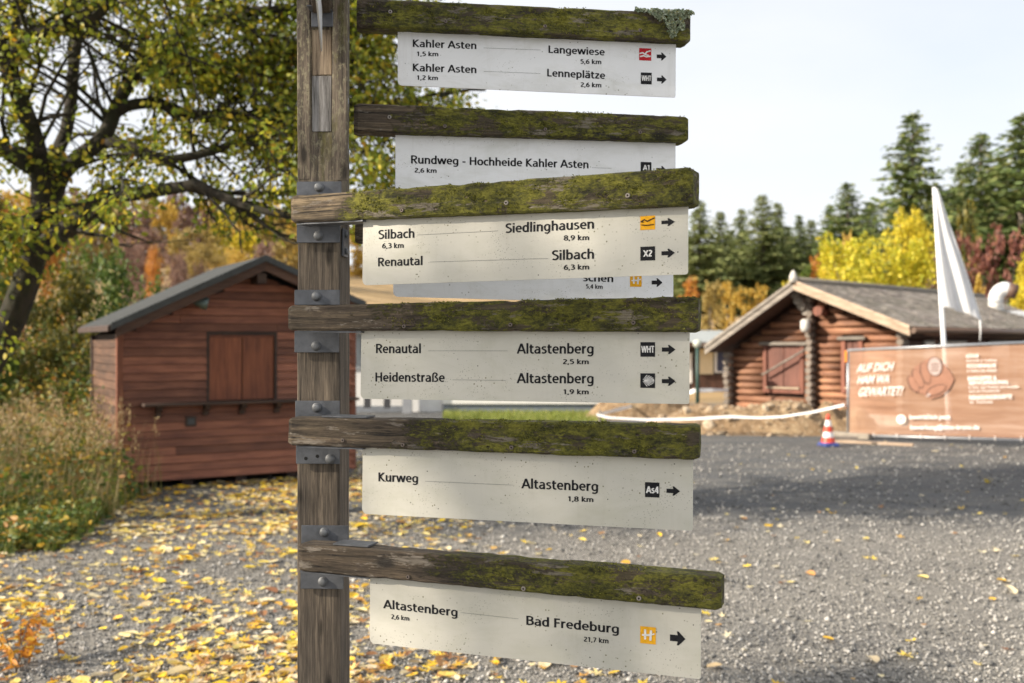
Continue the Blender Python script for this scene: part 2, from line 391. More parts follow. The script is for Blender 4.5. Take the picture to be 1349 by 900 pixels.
# ---------------- drawn sign lettering: humanist sans, strokes of even weight ----------------
# glyph: (advance, [strokes]); a stroke is ('c' curve | 'l' straight, points); cap height 1, x-height .73
_T = .655; _B = .075; _C = .925
GL = {
 'A': (.68, [('l', [(.05, -.0), (.34, 1.0)]), ('l', [(.34, 1.0), (.63, 0)]), ('l', [(.15, .31), (.53, .31)])]),
 'B': (.62, [('l', [(.13, 0), (.13, 1)]), ('c', [(.13, _C), (.32, _C), (.46, .86), (.49, .74), (.44, .6), (.3, .535), (.13, .535)]), ('c', [(.3, .535), (.46, .47), (.53, .31), (.47, .14), (.32, _B), (.13, _B)])]),
 'F': (.5, [('l', [(.13, 0), (.13, 1)]), ('l', [(.13, _C), (.47, _C)]), ('l', [(.13, .52), (.44, .52)])]),
 'H': (.7, [('l', [(.13, 0), (.13, 1)]), ('l', [(.57, 0), (.57, 1)]), ('l', [(.13, .52), (.57, .52)])]),
 'K': (.63, [('l', [(.13, 0), (.13, 1)]), ('l', [(.52, 1), (.16, .53)]), ('l', [(.17, .55), (.57, 0)])]),
 'L': (.5, [('l', [(.13, 0), (.13, 1)]), ('l', [(.13, _B), (.47, _B)])]),
 'R': (.62, [('l', [(.13, 0), (.13, 1)]), ('c', [(.13, _C), (.33, _C), (.47, .86), (.51, .71), (.45, .56), (.3, .49), (.13, .48)]), ('l', [(.3, .5), (.54, 0)])]),
 'S': (.54, [('c', [(.46, .88), (.35, .93), (.22, .92), (.12, .84), (.11, .69), (.2, .58), (.34, .5), (.44, .4), (.46, .24), (.37, .11), (.23, .065), (.07, .12)])]),
 'W': (.9, [('l', [(.06, 1), (.24, 0)]), ('l', [(.24, 0), (.45, 1)]), ('l', [(.45, 1), (.66, 0)]), ('l', [(.66, 0), (.84, 1)])]),
 'a': (.54, [('c', [(.11, .6), (.2, .65), (.31, .655), (.4, .59), (.42, .47), (.42, .3)]), ('l', [(.42, .34), (.42, 0)]), ('c', [(.42, .41), (.28, .4), (.14, .34), (.09, .22), (.13, .1), (.22, .065), (.34, .11), (.42, .22)])]),
 'b': (.57, [('l', [(.12, 0), (.12, 1.04)]), ('c', [(.12, .52), (.2, .63), (.32, _T), (.43, .57), (.47, .37), (.43, .15), (.31, .068), (.19, .1), (.12, .16)])]),
 'c': (.45, [('c', [(.42, .61), (.31, _T), (.18, .6), (.1, .46), (.1, .28), (.17, .12), (.29, .068), (.42, .11)])]),
 'd': (.57, [('l', [(.45, 0), (.45, 1.04)]), ('c', [(.45, .52), (.37, .63), (.25, _T), (.14, .57), (.1, .37), (.14, .15), (.26, .068), (.38, .1), (.45, .2)])]),
 'e': (.53, [('c', [(.1, .37), (.28, .37), (.44, .37), (.43, .5), (.38, .61), (.28, _T), (.17, .6), (.1, .46), (.1, .28), (.17, .13), (.29, .068), (.44, .11)])]),
 'g': (.57, [('l', [(.45, .66), (.45, .08)]), ('c', [(.45, .12), (.44, -.08), (.34, -.19), (.22, -.2), (.1, -.16)]), ('c', [(.45, .6), (.34, _T), (.22, .64), (.12, .53), (.1, .34), (.15, .14), (.26, .075), (.38, .12), (.45, .24)])]),
 'h': (.57, [('l', [(.12, 0), (.12, 1.04)]), ('c', [(.12, .5), (.2, .62), (.32, _T), (.41, .6), (.45, .48), (.45, .3)]), ('l', [(.45, .34), (.45, 0)])]),
 'i': (.25, [('l', [(.125, 0), (.125, .73)]), ('l', [(.125, .85), (.125, 1.0)])]),
 'k': (.53, [('l', [(.12, 0), (.12, 1.04)]), ('l', [(.44, .73), (.15, .39)]), ('l', [(.16, .41), (.48, 0)])]),
 'l': (.25, [('l', [(.125, 0), (.125, 1.04)])]),
 'm': (.86, [('l', [(.12, 0), (.12, .73)]), ('c', [(.12, .5), (.2, .62), (.3, _T), (.39, .6), (.43, .48), (.43, .3)]), ('l', [(.43, .34), (.43, 0)]), ('c', [(.43, .5), (.51, .62), (.61, _T), (.7, .6), (.74, .48), (.74, .3)]), ('l', [(.74, .34), (.74, 0)])]),
 'n': (.57, [('l', [(.12, 0), (.12, .73)]), ('c', [(.12, .5), (.2, .62), (.32, _T), (.41, .6), (.45, .48), (.45, .3)]), ('l', [(.45, .34), (.45, 0)])]),
 'o': (.57, [('c', [(.285, _T), (.17, .61), (.1, .47), (.1, .26), (.17, .12), (.285, .068), (.4, .12), (.47, .26), (.47, .47), (.4, .61), (.285, _T)])]),
 'p': (.57, [('l', [(.12, -.26), (.12, .73)]), ('c', [(.12, .52), (.2, .63), (.32, _T), (.43, .57), (.47, .37), (.43, .15), (.31, .068), (.19, .1), (.12, .16)])]),
 'r': (.38, [('l', [(.12, 0), (.12, .73)]), ('c', [(.12, .45), (.17, .58), (.25, .65), (.36, .655)])]),
 's': (.45, [('c', [(.37, .63), (.27, .665), (.16, .64), (.1, .56), (.13, .46), (.25, .39), (.34, .31), (.37, .2), (.29, .09), (.18, .062), (.06, .1)])]),
 't': (.38, [('c', [(.15, .9), (.15, .6), (.15, .25), (.19, .1), (.28, .065), (.36, .08)]), ('l', [(.03, _T), (.35, _T)])]),
 'u': (.57, [('c', [(.12, .43), (.12, .25), (.16, .12), (.25, .068), (.37, .11), (.45, .24)]), ('l', [(.12, .73), (.12, .38)]), ('l', [(.45, .73), (.45, 0)])]),
 'w': (.8, [('l', [(.06, .73), (.22, 0)]), ('l', [(.22, 0), (.4, .73)]), ('l', [(.4, .73), (.58, 0)]), ('l', [(.58, 0), (.74, .73)])]),
 'z': (.46, [('l', [(.06, _T), (.4, _T)]), ('l', [(.38, .64), (.08, .09)]), ('l', [(.06, _B), (.42, _B)])]),
 'ß': (.6, [('c', [(.12, 0), (.12, .4), (.12, .72), (.17, .9), (.3, .96), (.43, .89), (.46, .76), (.38, .64), (.33, .55), (.4, .44), (.49, .34), (.5, .2), (.43, .09), (.32, .065), (.23, .09)])]),
 ',': (.24, [('l', [(.14, .13), (.07, -.14)])]),
 '-': (.36, [('l', [(.05, .36), (.31, .36)])]),
 ' ': (.27, []),
 '1': (.5, [('l', [(.28, 0), (.28, 1)]), ('l', [(.29, .95), (.1, .8)])]),
 '2': (.54, [('c', [(.1, .86), (.2, .93), (.33, .92), (.43, .82), (.42, .66), (.3, .45), (.18, .26), (.1, .1)]), ('l', [(.08, _B), (.47, _B)])]),
 '3': (.54, [('c', [(.1, .88), (.22, .93), (.36, .91), (.43, .78), (.38, .63), (.26, .54), (.2, .535)]), ('c', [(.2, .535), (.36, .5), (.46, .38), (.45, .2), (.34, .09), (.2, .065), (.08, .1)])]),
 '4': (.56, [('l', [(.4, 0), (.4, 1)]), ('l', [(.38, .98), (.08, .3)]), ('l', [(.06, .29), (.52, .29)])]),
 '5': (.54, [('l', [(.15, _C), (.44, _C)]), ('l', [(.16, .96), (.14, .55)]), ('c', [(.13, .58), (.27, .6), (.4, .52), (.45, .34), (.38, .15), (.24, .065), (.09, .1)])]),
 '6': (.55, [('c', [(.43, .92), (.28, .86), (.16, .68), (.1, .42), (.13, .17), (.26, .068), (.4, .13), (.46, .32), (.4, .5), (.27, .56), (.14, .46)])]),
 '7': (.52, [('l', [(.07, _C), (.46, _C)]), ('l', [(.44, .9), (.18, 0)])]),
 '8': (.55, [('c', [(.275, .53), (.14, .62), (.11, .77), (.17, .9), (.275, .935), (.38, .9), (.44, .77), (.41, .62), (.275, .53), (.13, .4), (.09, .24), (.16, .1), (.275, .065), (.39, .1), (.46, .24), (.42, .4), (.275, .53)])]),
 '9': (.55, [('c', [(.12, .08), (.27, .14), (.39, .32), (.45, .58), (.42, .83), (.29, .932), (.15, .87), (.09, .68), (.15, .5), (.28, .44), (.41, .54)])]),
}
GL['T'] = (.56, [('l', [(.28, 0), (.28, 1)]), ('l', [(.03, _C), (.53, _C)])])
GL['X'] = (.64, [('l', [(.06, 0), (.58, 1)]), ('l', [(.58, 0), (.06, 1)])])
GL['ä'] = (GL['a'][0], GL['a'][1] + [('l', [(.17, .84), (.17, .98)]), ('l', [(.37, .84), (.37, .98)])])
def _smooth(P):
    out = []; n = len(P); closed = P[0] == P[-1]
    for i in range(n - 1):
        p0 = P[i - 1] if i > 0 else (P[-2] if closed else P[0]); p1, p2 = P[i], P[i + 1]; p3 = P[i + 2] if i + 2 < n else (P[1] if closed else P[-1])
        for k in range(4):
            t = k / 4
            out.append(tuple(.5 * ((2 * p1[d]) + (-p0[d] + p2[d]) * t + (2 * p0[d] - 5 * p1[d] + 4 * p2[d] - p3[d]) * t * t + (-p0[d] + 3 * p1[d] - 3 * p2[d] + p3[d]) * t ** 3) for d in (0, 1)))
    out.append(P[-1]); return out
def drawn_text(s, wt=.155):
    vs, fs = [], []; x0 = 0
    for ch in s:
        adv, strokes = GL[ch]
        for si, (kd_, P) in enumerate(strokes):
            P = _smooth(P) if kd_ == 'c' else P; n = len(P); h = wt / 2 * (.9 if kd_ == 'c' and ch in 'aesgß' else 1); b = len(vs); closed = kd_ == 'c' and P[0] == P[-1]
            for i, p in enumerate(P):
                a = P[i - 1] if i > 0 else (P[-2] if closed else P[0]); c = P[i + 1] if i < n - 1 else (P[1] if closed else P[-1])
                dx, dy = c[0] - a[0], c[1] - a[1]; l = math.hypot(dx, dy) or 1
                if kd_ == 'l' and abs(dx) > .04 and abs(dy) > .4:   # diagonals end flat on the line
                    k = h * l / abs(dy); nx, ny = (-k if dy > 0 else k), 0
                else: nx, ny = -dy / l * h, dx / l * h
                vs += [(x0 + p[0] + nx, p[1] + ny, si), (x0 + p[0] - nx, p[1] - ny, si)]
            for i in range(n - 1): fs.append((b + 2 * i, b + 2 * i + 1, b + 2 * i + 3, b + 2 * i + 2))
        x0 += adv
    return vs, fs
def sign_text(mb, pl, body, x0, y0, x1, y1, hpx, yoff, wt):
    vs, fs = drawn_text(body, wt)
    a = pl.pt(x0, y0, yoff); b = pl.pt(x1, y1, yoff); t = pl.pt(x0, y0 - hpx, yoff)
    h = (t[1] - a[1]); xs = [v[0] for v in vs]; m0, m1 = min(xs), max(xs)
    dx = (b[0] - a[0]) / (m1 - m0); dz = (b[1] - a[1]) / (m1 - m0)
    mb.add([(a[0] + (x - m0) * dx, yoff - k * .00006, a[1] + (x - m0) * dz + y * h) for x, y, k in vs], fs)
# ---------------- the ground ----------------
def ground_material():
    g = NG('gravel_ground'); c = g.co()
    n1 = g.noise(g.map(c, (1, 1, 1)), .35, 5, .6); n2 = g.noise(c, 2.2, 6, .65)
    v = g.voro(c, 80, 'Color'); vd = g.voro(c, 80, 'Distance')
    v2 = g.voro(c, 190, 'Color'); vd2 = g.voro(c, 190, 'Distance')
    b1 = g.ramp(g.sep(v)[0], [(.0, (.06, .06, .06)), (.4, (.18, .172, .16)), (.75, (.32, .3, .27)), (1, (.5, .48, .43))])
    b2 = g.ramp(g.sep(v2)[1], [(.0, (.08, .078, .076)), (.5, (.21, .2, .182)), (1, (.44, .42, .37))])
    st = g.mix(g.ramp(n2, [(.4, 0.0), (.6, 1.0)]), b1, b2)
    dirt = g.ramp(n2, [(.3, (.14, .13, .115)), (.7, (.27, .248, .212))])
    col = g.mix(g.ramp(n1, [(.42, .25), (.62, .7)]), st, dirt)
    # worn asphalt further out, painted darker for the shade lying across the yard
    y = g.sep(c)[1]; x = g.sep(c)[0]
    yy = g.math('ADD', y, g.math('MULTIPLY', g.math('ADD', g.math('SUBTRACT', n1, .5), g.math('MULTIPLY', g.math('SUBTRACT', n2, .5), .7)), 3.0))
    far = g.n('ShaderNodeMapRange', {0: yy, 1: 7.9, 2: 9.4, 3: 0.0, 4: 1.0}).outputs[0]
    asp_shade = g.ramp(g.sep(v2)[0], [(.0, (.04, .043, .047)), (.7, (.08, .083, .088)), (1, (.26, .26, .25))])
    sp = g.ramp(g.voro(c, 21), [(.1, 1.0), (.2, 0.0)]); asp_shade = g.mix(g.math('MULTIPLY', sp, g.ramp(g.noise(c, 3, 5, .7), [(.45, .1), (.62, .8)])), asp_shade, (.34, .33, .31))
    asp_shade = g.mix(g.ramp(g.noise(g.map(c, (.5, 1.6, 1)), 1.3, 7, .68, .5), [(.42, 0.0), (.68, .75)]), asp_shade, (.17, .16, .14))
    asp_shade = g.mix(g.ramp(g.noise(g.map(c, (.35, 2.6, 1), loc=(4, 1, 0)), 1.0, 6, .65), [(.5, 0.0), (.68, .6)]), asp_shade, (.03, .032, .035))
    col = g.mix(far, col, asp_shade)
    # meadow and woodland floor on the hill
    col = g.mix(g.ramp(g.noise(g.map(c, (.3, 1.5, 1), loc=(7, 2, 0)), 1.0, 6, .65, .4), [(.48, 0.0), (.7, .4)]), col, (.09, .085, .078))
    hill = g.n('ShaderNodeMapRange', {0: g.math('ADD', y, g.math('MULTIPLY', n2, 2.0)), 1: 25.5, 2: 28.0, 3: 0.0, 4: 1.0}).outputs[0]
    gr = g.ramp(g.noise(g.map(c, (.05, .16, .3)), 1.0, 6, .65), [(.32, (.22, .15, .06)), (.48, (.42, .28, .13)), (.6, (.52, .36, .18)), (.75, (.3, .24, .08))])
    gr = g.mix(g.ramp(g.noise(c, 1.5, 5, .7), [(.4, 0.0), (.8, .5)]), gr, (.12, .09, .04))
    col = g.mix(hill, col, gr)
    g.color(col); g.rough(.9)
    h = g.math('ADD', g.math('MULTIPLY', vd, -1.0), g.math('MULTIPLY', vd2, -.5))
    g.bump(h, .9, .012)
    return g.m
ys = [-14, -6, 0, 3, 6, 9, 12, 15, 18, 21, 24] + [26 + 2.5 * i for i in range(60)] + [190, 230, 300, 420, 700]
xs = sorted([s * v for v in (2, 4, 6, 8, 11, 14, 18, 22, 27, 32, 38, 45, 53, 62, 72, 84, 98, 115, 140, 170, 220, 300, 420) for s in (-1, 1)] + [0])
b = MB()
vs = [(x, y, H(x, y)) for y in ys for x in xs]; n = len(xs)
b.add(vs, [(j * n + i, j * n + i + 1, j * n + n + i + 1, j * n + n + i) for j in range(len(ys) - 1) for i in range(n - 1)], 0, True)
ground = tag(b.build('ground', ground_material()), kind='structure')

# ---------------- signpost ----------------
M_post = mat_post()
M_steel = flat('galvanised_steel', (.115, .12, .13), .5, .45, .3, 30, .25)
M_bolt = flat('bolt_steel', (.17, .175, .18), .5, .5, .2, 80, .2)
M_rust = flat('screw_steel', (.16, .13, .11), .5, .6, .4, 120, .3)
M_screwb = flat('bright_screw', (.26, .23, .2), .5, .3, .2, 120, .2)
M_black = ink('black_print', (.012, .012, .014)); M_white = ink('white_print', (.8, .79, .76))
M_red = ink('red_print', (.55, .02, .03)); M_yel = ink('yellow_print', (.85, .42, .015)); M_grey = ink('grey_print', (.22, .22, .21))
def panel_material(name, base, dirt):
    g = NG(name); rn = g.orand()
    c = g.n('ShaderNodeVectorMath', {0: g.co(), 1: g.n('ShaderNodeCombineXYZ', {0: g.math('MULTIPLY', rn, 31.0), 1: 0.0, 2: g.math('MULTIPLY', rn, 13.0)}).outputs[0]}, operation='ADD').outputs[0]
    n1 = g.noise(g.map(c, (3, 1, 9)), 1.0, 4, .6)
    col = g.ramp(n1, [(.3, tuple(x * .9 for x in base)), (.7, base)])
    # lichen specks and dirt, thicker in patches
    for sc, th, lo, hi, cc in ((110, .2, .575, .63, (.12, .11, .04)), (230, .22, .55, .64, (.16, .15, .11)), (45, .075, .52, .58, (.03, .03, .022))):
        d = g.ramp(g.voro(g.map(c, (sc, 20, sc), loc=(sc * .13, 0, 0)), 1.0), [(th * .6, 1.0), (th, 0.0)])
        pt = g.ramp(g.noise(g.map(c, (9, 1, 15), loc=(sc * .37, 0, sc * .11)), 1.0, 7, .7), [(lo + dirt, 0.0), (hi + dirt, .9)])
        col = g.mix(g.math('MULTIPLY', d, pt), col, cc)
    blot = g.ramp(g.noise(g.map(c, (7, 1, 16), loc=(3, 0, 5)), 1.0, 7, .7, .6), [(.48, 0.0), (.72, .3)])
    col = g.mix(blot, col, (.36, .36, .24))
    scr = g.ramp(g.noise(g.map(c, (6, 1, 420), rot=(0, .22, 0)), 1.0, 4, .6), [(.7, 0.0), (.74, .25)])
    col = g.mix(scr, col, (.3, .28, .24))
    run = g.ramp(g.noise(g.map(c, (38, 1, 4)), 1.0, 6, .75, .4), [(.54, 0.0), (.8, .2)])
    col = g.mix(run, col, (.33, .3, .22))
    g.color(col); g.rough(.36); g.b.inputs['Specular IOR Level'].default_value = .35
    g.bump(g.noise(g.map(c, (9, 1, 9)), 1.0, 3), .06, .01)
    return g.m
M_pan_w = panel_material('panel_cream_sunlit', (.6, .58, .505), -.05)  # cream paint with the front boards' warm sunlight put into its tone
M_pan_c = panel_material('panel_cream_skylit', (.86, .865, .86), -.01)  # same paint on the rear boards, cool skylight put into this paler tone

PD = 2.13                                    # distance of the post's front face
post_root = thing('signpost', 'weathered wooden hiking signpost carrying seven cream direction boards in front', 'signpost', ray(427, 450, PD) * 1.0, 0)
post_root.location.z = 0
prx, pry = post_root.location.x, post_root.location.y
bpy.context.view_layer.update()
PY = R(-3)                                  # post turned a little, its right side shows
tilt = R(-.35)
pw = .0925; pdpt = .098
pl_post = Pl(ray(391.5, 450, PD).x, PD, PY)
def irregular_post():
    mb = MB(); nst = 130; z0, z1 = -.3, 2.72
    prof = [(0, .004), (.002, .001), (.006, 0), (.03, 0), (.06, 0), (pw - .006, 0), (pw - .002, .001), (pw, .004), (pw, .05), (pw, pdpt - .004), (pw - .004, pdpt), (.004, pdpt), (0, pdpt - .004), (0, .05)]
    m = len(prof); vs = []
    for i in range(nst + 1):
        z = z0 + (z1 - z0) * i / nst
        for (x, y) in prof:
            q = noise.noise(Vector((x * 40, y * 40, z * 3))) * .0022 + noise.noise(Vector((x * 90 + 7, y * 90, z * 15))) * .001
            vs.append((x + q * (1 if x > .04 else -1), y + q * .6, z))
    fs = [(i * m + k, i * m + (k + 1) % m, (i + 1) * m + (k + 1) % m, (i + 1) * m + k) for i in range(nst) for k in range(m)]
    fs += [tuple(range(m)), tuple(nst * m + k for k in range(m))]
    mb.add(vs, fs)
    return mb
po = irregular_post().build('post', M_post, post_root, (pl_post.p.x - prx, pl_post.p.y - pry, 0), PY)
def zpx(py, D=PD): return EYE - (py - CY) / F * D
# raised cheeks beside the worn slot at the top of the post, and the pale patch in the slot
for (a, b_, z0) in ((392.5, 409.5, zpx(236)), (438.5, 458.5, zpx(238))):
    xa, xb = pl_post.px(a), pl_post.px(b_)
    mb = MB(); ns = 40; vs = []
    for i in range(ns + 1):
        z = z0 + (2.7 - z0) * i / ns
        e = .008 * sstep(0, .12, z - z0)
        for (x, y) in ((xa, .003), (xa, -e), (xa + .002, -e - .001), (xb - .002, -e - .001), (xb, -e), (xb, .003)):
            q = noise.noise(Vector((x * 60, y * 60, z * 14))) * .0016
            vs.append((x + q, y + q * .5, z))
    mb.add(vs, [(i * 6 + k, i * 6 + (k + 1) % 6, i * 6 + 6 + (k + 1) % 6, i * 6 + 6 + k) for i in range(ns) for k in range(6)] + [(0, 1, 2, 3, 4, 5), tuple(ns * 6 + k for k in range(6))])
    mb.build('post_cheek', M_post, po)
g = NG('silvered_wood'); c = g.co(); gg = g.noise(g.map(c, (150, 60, 9)), 1.0, 7, .7)
g.color(g.ramp(gg, [(.38, (.06, .055, .05)), (.5, (.19, .178, .165)), (.64, (.33, .315, .3))])); g.bump(gg, .6, .003); M_silver = g.m
x0, x1 = pl_post.px(411), pl_post.px(437)
mb = MB(); mb.bev(x0, x1, -.0022, .003, zpx(174), zpx(101), .001); patch = mb.build('worn_patch', M_silver, po)
mb = MB(); mb.bev(x0, x1, -.0014, .003, zpx(99.5), zpx(40), .001)
g = NG('fresh_wood'); c = g.co(); gg = g.noise(g.map(c, (150, 60, 7)), 1.0, 7, .7)
g.color(g.ramp(gg, [(.38, (.1, .07, .045)), (.5, (.25, .185, .12)), (.64, (.4, .31, .21))])); g.bump(gg, .7, .003); M_fresh = g.m
mb.build('worn_patch', M_fresh, po)

class Arm: pass
def make_arm(label, mat, TL, TR, BL, BR, D0, px0, ratio, thick=.052, name='direction_arm'):
    pxl, pxr = (TL[0] + BL[0]) / 2, (TR[0] + BR[0]) / 2
    gl = 1 / D0 / (1 + (ratio - 1) * (px0 - pxl) / (pxr - pxl)); DL = 1 / gl; DR = DL / ratio
    a = ray(pxl, 450, DL); b = ray(pxr, 450, DR)
    yaw = math.atan2(b.y - a.y, b.x - a.x); Ln = math.hypot(b.x - a.x, b.y - a.y)
    zb0 = zpx(BL[1], DL); pl = Pl(a.x, a.y, yaw, zb0)
    zt0, zt1, zb1 = zpx(TL[1], DL) - zb0, zpx(TR[1], DR) - zb0, zpx(BR[1], DR) - zb0
    mb = MB(); ns = 90; vs = []; sd = random.random() * 50
    ch = .0035
    for i in range(ns + 1):
        t = i / ns; x = t * Ln
        zb = zb1 * t; zt = zt0 + (zt1 - zt0) * t
        endr = .0035 if i in (0, ns) else 0
        prof = [(ch, 0, zb), (.5, 0, None), (.5, 0, None)]
        pts = [(0, zb + ch), (0, zb + (zt - zb) * .35), (0, zb + (zt - zb) * .7), (0, zt - ch), (ch, zt), (thick * .5, zt + .0008), (thick - ch, zt), (thick, zt - ch), (thick, (zt + zb) / 2), (thick, zb + ch), (thick - ch, zb), (thick * .5, zb), (ch, zb)]
        for (y, z) in pts:
            q = noise.noise(Vector((x * 9 + sd, y * 30, z * 30))) * .0016 + noise.noise(Vector((x * 45 + sd, y * 60, z * 90))) * .0012
            top = (z - zb) / (zt - zb)
            chip = max(0, noise.noise(Vector((x * 22 + sd, 3.3, 0))) - .12) * .006 * (1 if top > .9 else 0) + max(0, noise.noise(Vector((x * 28 + sd, 8.3, 0))) - .2) * -.005 * (1 if top < .1 else 0)
            yc = thick / 2; zc = (zt + zb) / 2
            vs.append((x + (0 if not endr else noise.noise(Vector((0, y * 70, z * 70 + sd))) * .002), y + q + endr * (1 if y < yc else -1), z + q * .7 - chip + endr * (1 if z < zc else -1)))
    m = 13
    fs = [(i * m + k, i * m + (k + 1) % m, (i + 1) * m + (k + 1) % m, (i + 1) * m + k) for i in range(ns) for k in range(m)]
    fs += [tuple(range(m)), tuple(ns * m + k for k in range(m))]
    mb.add(vs, fs)
    A = Arm(); A.pl = pl; A.L = Ln; A.t = thick
    A.o = mb.build(name, mat, post_root, (a.x - prx, a.y - pry, zb0), yaw)
    tag(A.o, label)
    return A
def panel(A, TL, BL, BR, TR, mat, yo=.02, rad=.011, rright=.004):
    pl = A.pl; P = [pl.pt(p[0], p[1], yo) for p in (TL, BL, BR, TR)]
    tl, bl, br, tr = P
    poly = [tl]
    for k in range(7):
        an = math.pi + k / 6 * math.pi / 2
        poly.append((bl[0] + rad + rad * math.cos(an), bl[1] + rad + rad * math.sin(an)))
    for k in range(5):
        an = -math.pi / 2 + k / 4 * math.pi / 2
        poly.append((br[0] - rright + rright * math.cos(an), br[1] + rright + rright * math.sin(an)))
    poly.append(tr)
    top = max(tl[1], tr[1])
    poly[0] = (tl[0], tl[1] + .016); poly[-1] = (tr[0], tr[1] + .016)   # the top edge sits up in the beam's slot
    mb = MB(); mb.prism(poly, yo, yo + .0028)
    A.yo = yo - .0005
    return mb.build('sign_panel', mat, A.o)
def words(A, items, mat=None):
    for (s, x0, y0, x1, y1, h) in items:
        mb = MB(); small = s.endswith('km')
        sign_text(mb, A.pl, s, x0, y0, x1, y1, h, A.yo, .165 if small else .155)
        mb.build('distance_lettering' if small else 'place_lettering', mat or M_black, A.o)
def rule(A, x0, y0, x1, y1):
    a = A.pl.pt(x0, y0, A.yo); b = A.pl.pt(x1, y1, A.yo); h = .00032
    mb = MB(); mb.add([(a[0], A.yo, a[1] - h), (b[0], A.yo, b[1] - h), (b[0], A.yo, b[1] + h), (a[0], A.yo, a[1] + h)], [(0, 1, 2, 3)])
    mb.build('thin_rule', M_grey, A.o)
def arrow(A, x0, y0, x1, y1):
    a = A.pl.pt(x0, y1, A.yo); b = A.pl.pt(x1, y0, A.yo); w = b[0] - a[0]; h = b[1] - a[1]
    pts = [(0, .27), (.5, .27), (.44, 0), (.56, 0), (1, .5), (.56, 1), (.44, 1), (.5, .73), (0, .73)]
    mb = MB(); mb.add([(a[0] + x * w, A.yo, a[1] + z * h) for x, z in pts], [(0, 1, 7, 8), (1, 4, 7), (1, 2, 3, 4), (7, 4, 5, 6)])
    mb.build('arrow', M_black, A.o)
def symbol(A, x0, y0, x1, y1, mat, kind, txt=None, fg=None):
    a = A.pl.pt(x0, y1, A.yo); b = A.pl.pt(x1, y0, A.yo); w = b[0] - a[0]; h = b[1] - a[1]; fg = fg or M_white
    mb = MB(); mb.add([(a[0], A.yo, a[1]), (b[0], A.yo, a[1]), (b[0], A.yo, b[1]), (a[0], A.yo, b[1])], [(0, 1, 2, 3)])
    y2 = A.yo - .0005; cnt_ = [0]
    def q(pts): cnt_[0] += 1; mb.add([(a[0] + x * w, y2 - cnt_[0] * .00005, a[1] + z * h) for x, z in pts], [tuple(range(len(pts)))], 1)
    def stroke(pts, t):
        for (p, r) in zip(pts[:-1], pts[1:]):
            dx, dz = r[0] - p[0], r[1] - p[1]; l = math.hypot(dx, dz); nx, nz = -dz / l * t, dx / l * t; ex, ez = dx / l * t * .5, dz / l * t * .5
            q([(p[0] - nx - ex, p[1] - nz - ez), (r[0] - nx + ex, r[1] - nz + ez), (r[0] + nx + ex, r[1] + nz + ez), (p[0] + nx - ex, p[1] + nz - ez)])
    if kind == 'text':
        vs, fs = drawn_text(txt, .2 if len(txt) < 3 or txt == 'As4' else .19); X = [v[0] for v in vs]
        wid = {3: .88, 2: .62}[len(txt)]; tw = max(X) - min(X); k = wid / tw; kh = .46
        mb.add([(a[0] + ((x - min(X)) * k + (1 - wid) / 2) * w, y2 - k_ * .00006, a[1] + (z * kh + .28) * h) for x, z, k_ in vs], fs, 1)
    elif kind == 'rest':      # a lying letter over a curve
        stroke([(.06, .56), (.3, .62), (.45, .5), (.62, .7), (.92, .8)], .055); stroke([(.62, .7), (.5, .48), (.75, .42)], .05)
        stroke([(.08, .3), (.35, .38), (.6, .3), (.93, .36)], .055)
    elif kind == 'ridge':
        stroke([(.05, .6), (.3, .74), (.48, .6), (.72, .72), (.95, .82)], .042); stroke([(.1, .36), (.4, .32), (.65, .33), (.92, .36)], .036); stroke([(.06, .6), (.22, .56)], .03)
    elif kind == 'H':
        stroke([(.14, .5), (.3, .5)], .05); stroke([(.32, .28), (.32, .8)], .07); stroke([(.32, .52), (.68, .52)], .06); stroke([(.66, .24), (.7, .78)], .07); stroke([(.74, .56), (.9, .62)], .04)
    elif kind == 'shell':
        c0 = (.08, .5)
        for k in range(11):
            an = R(-62 + 12.4 * k); ln = .78 + .1 * math.cos(an)
            p = (c0[0] + .2 * math.cos(an), c0[1] + .05 * math.sin(an)); r = (c0[0] + ln * math.cos(an), c0[1] + ln * .54 * math.sin(an) / math.sin(R(62)) * .86)
            dx, dz = r[0] - p[0], r[1] - p[1]; l = math.hypot(dx, dz); nx, nz = -dz / l, dx / l
            q([(p[0] - nx * .008, p[1] - nz * .008), (r[0] - nx * .026, r[1] - nz * .026), (r[0] + nx * .026, r[1] + nz * .026), (p[0] + nx * .008, p[1] + nz * .008)])
    mb.build('route_symbol', [mat, fg], A.o)
def screw_mesh(r, mat, name):
    mb = MB(); n = 14
    rings = [(r, 0.0), (r, -.0012), (r * .8, -.0022), (r * .42, -.0022), (r * .36, -.0008), (0.0001, -.0008)]
    vs = [(q * math.cos(2 * math.pi * k / n), y, q * math.sin(2 * math.pi * k / n)) for (q, y) in rings for k in range(n)]
    fs = [(i * n + k, i * n + (k + 1) % n, i * n + n + (k + 1) % n, i * n + n + k) for i in range(len(rings) - 1) for k in range(n)]
    k0 = 3 * n
    mb.add(vs, fs[:k0], 0, False); mb.add(vs, fs[k0:], 1, False); return mb.mesh(name, [mat, M_holed])
M_holed = flat('recess_dark', (.015, .012, .01), .9)
ME_screw = screw_mesh(.0042, M_rust, 'screw'); ME_screwb = screw_mesh(.0045, M_screwb, 'screw')
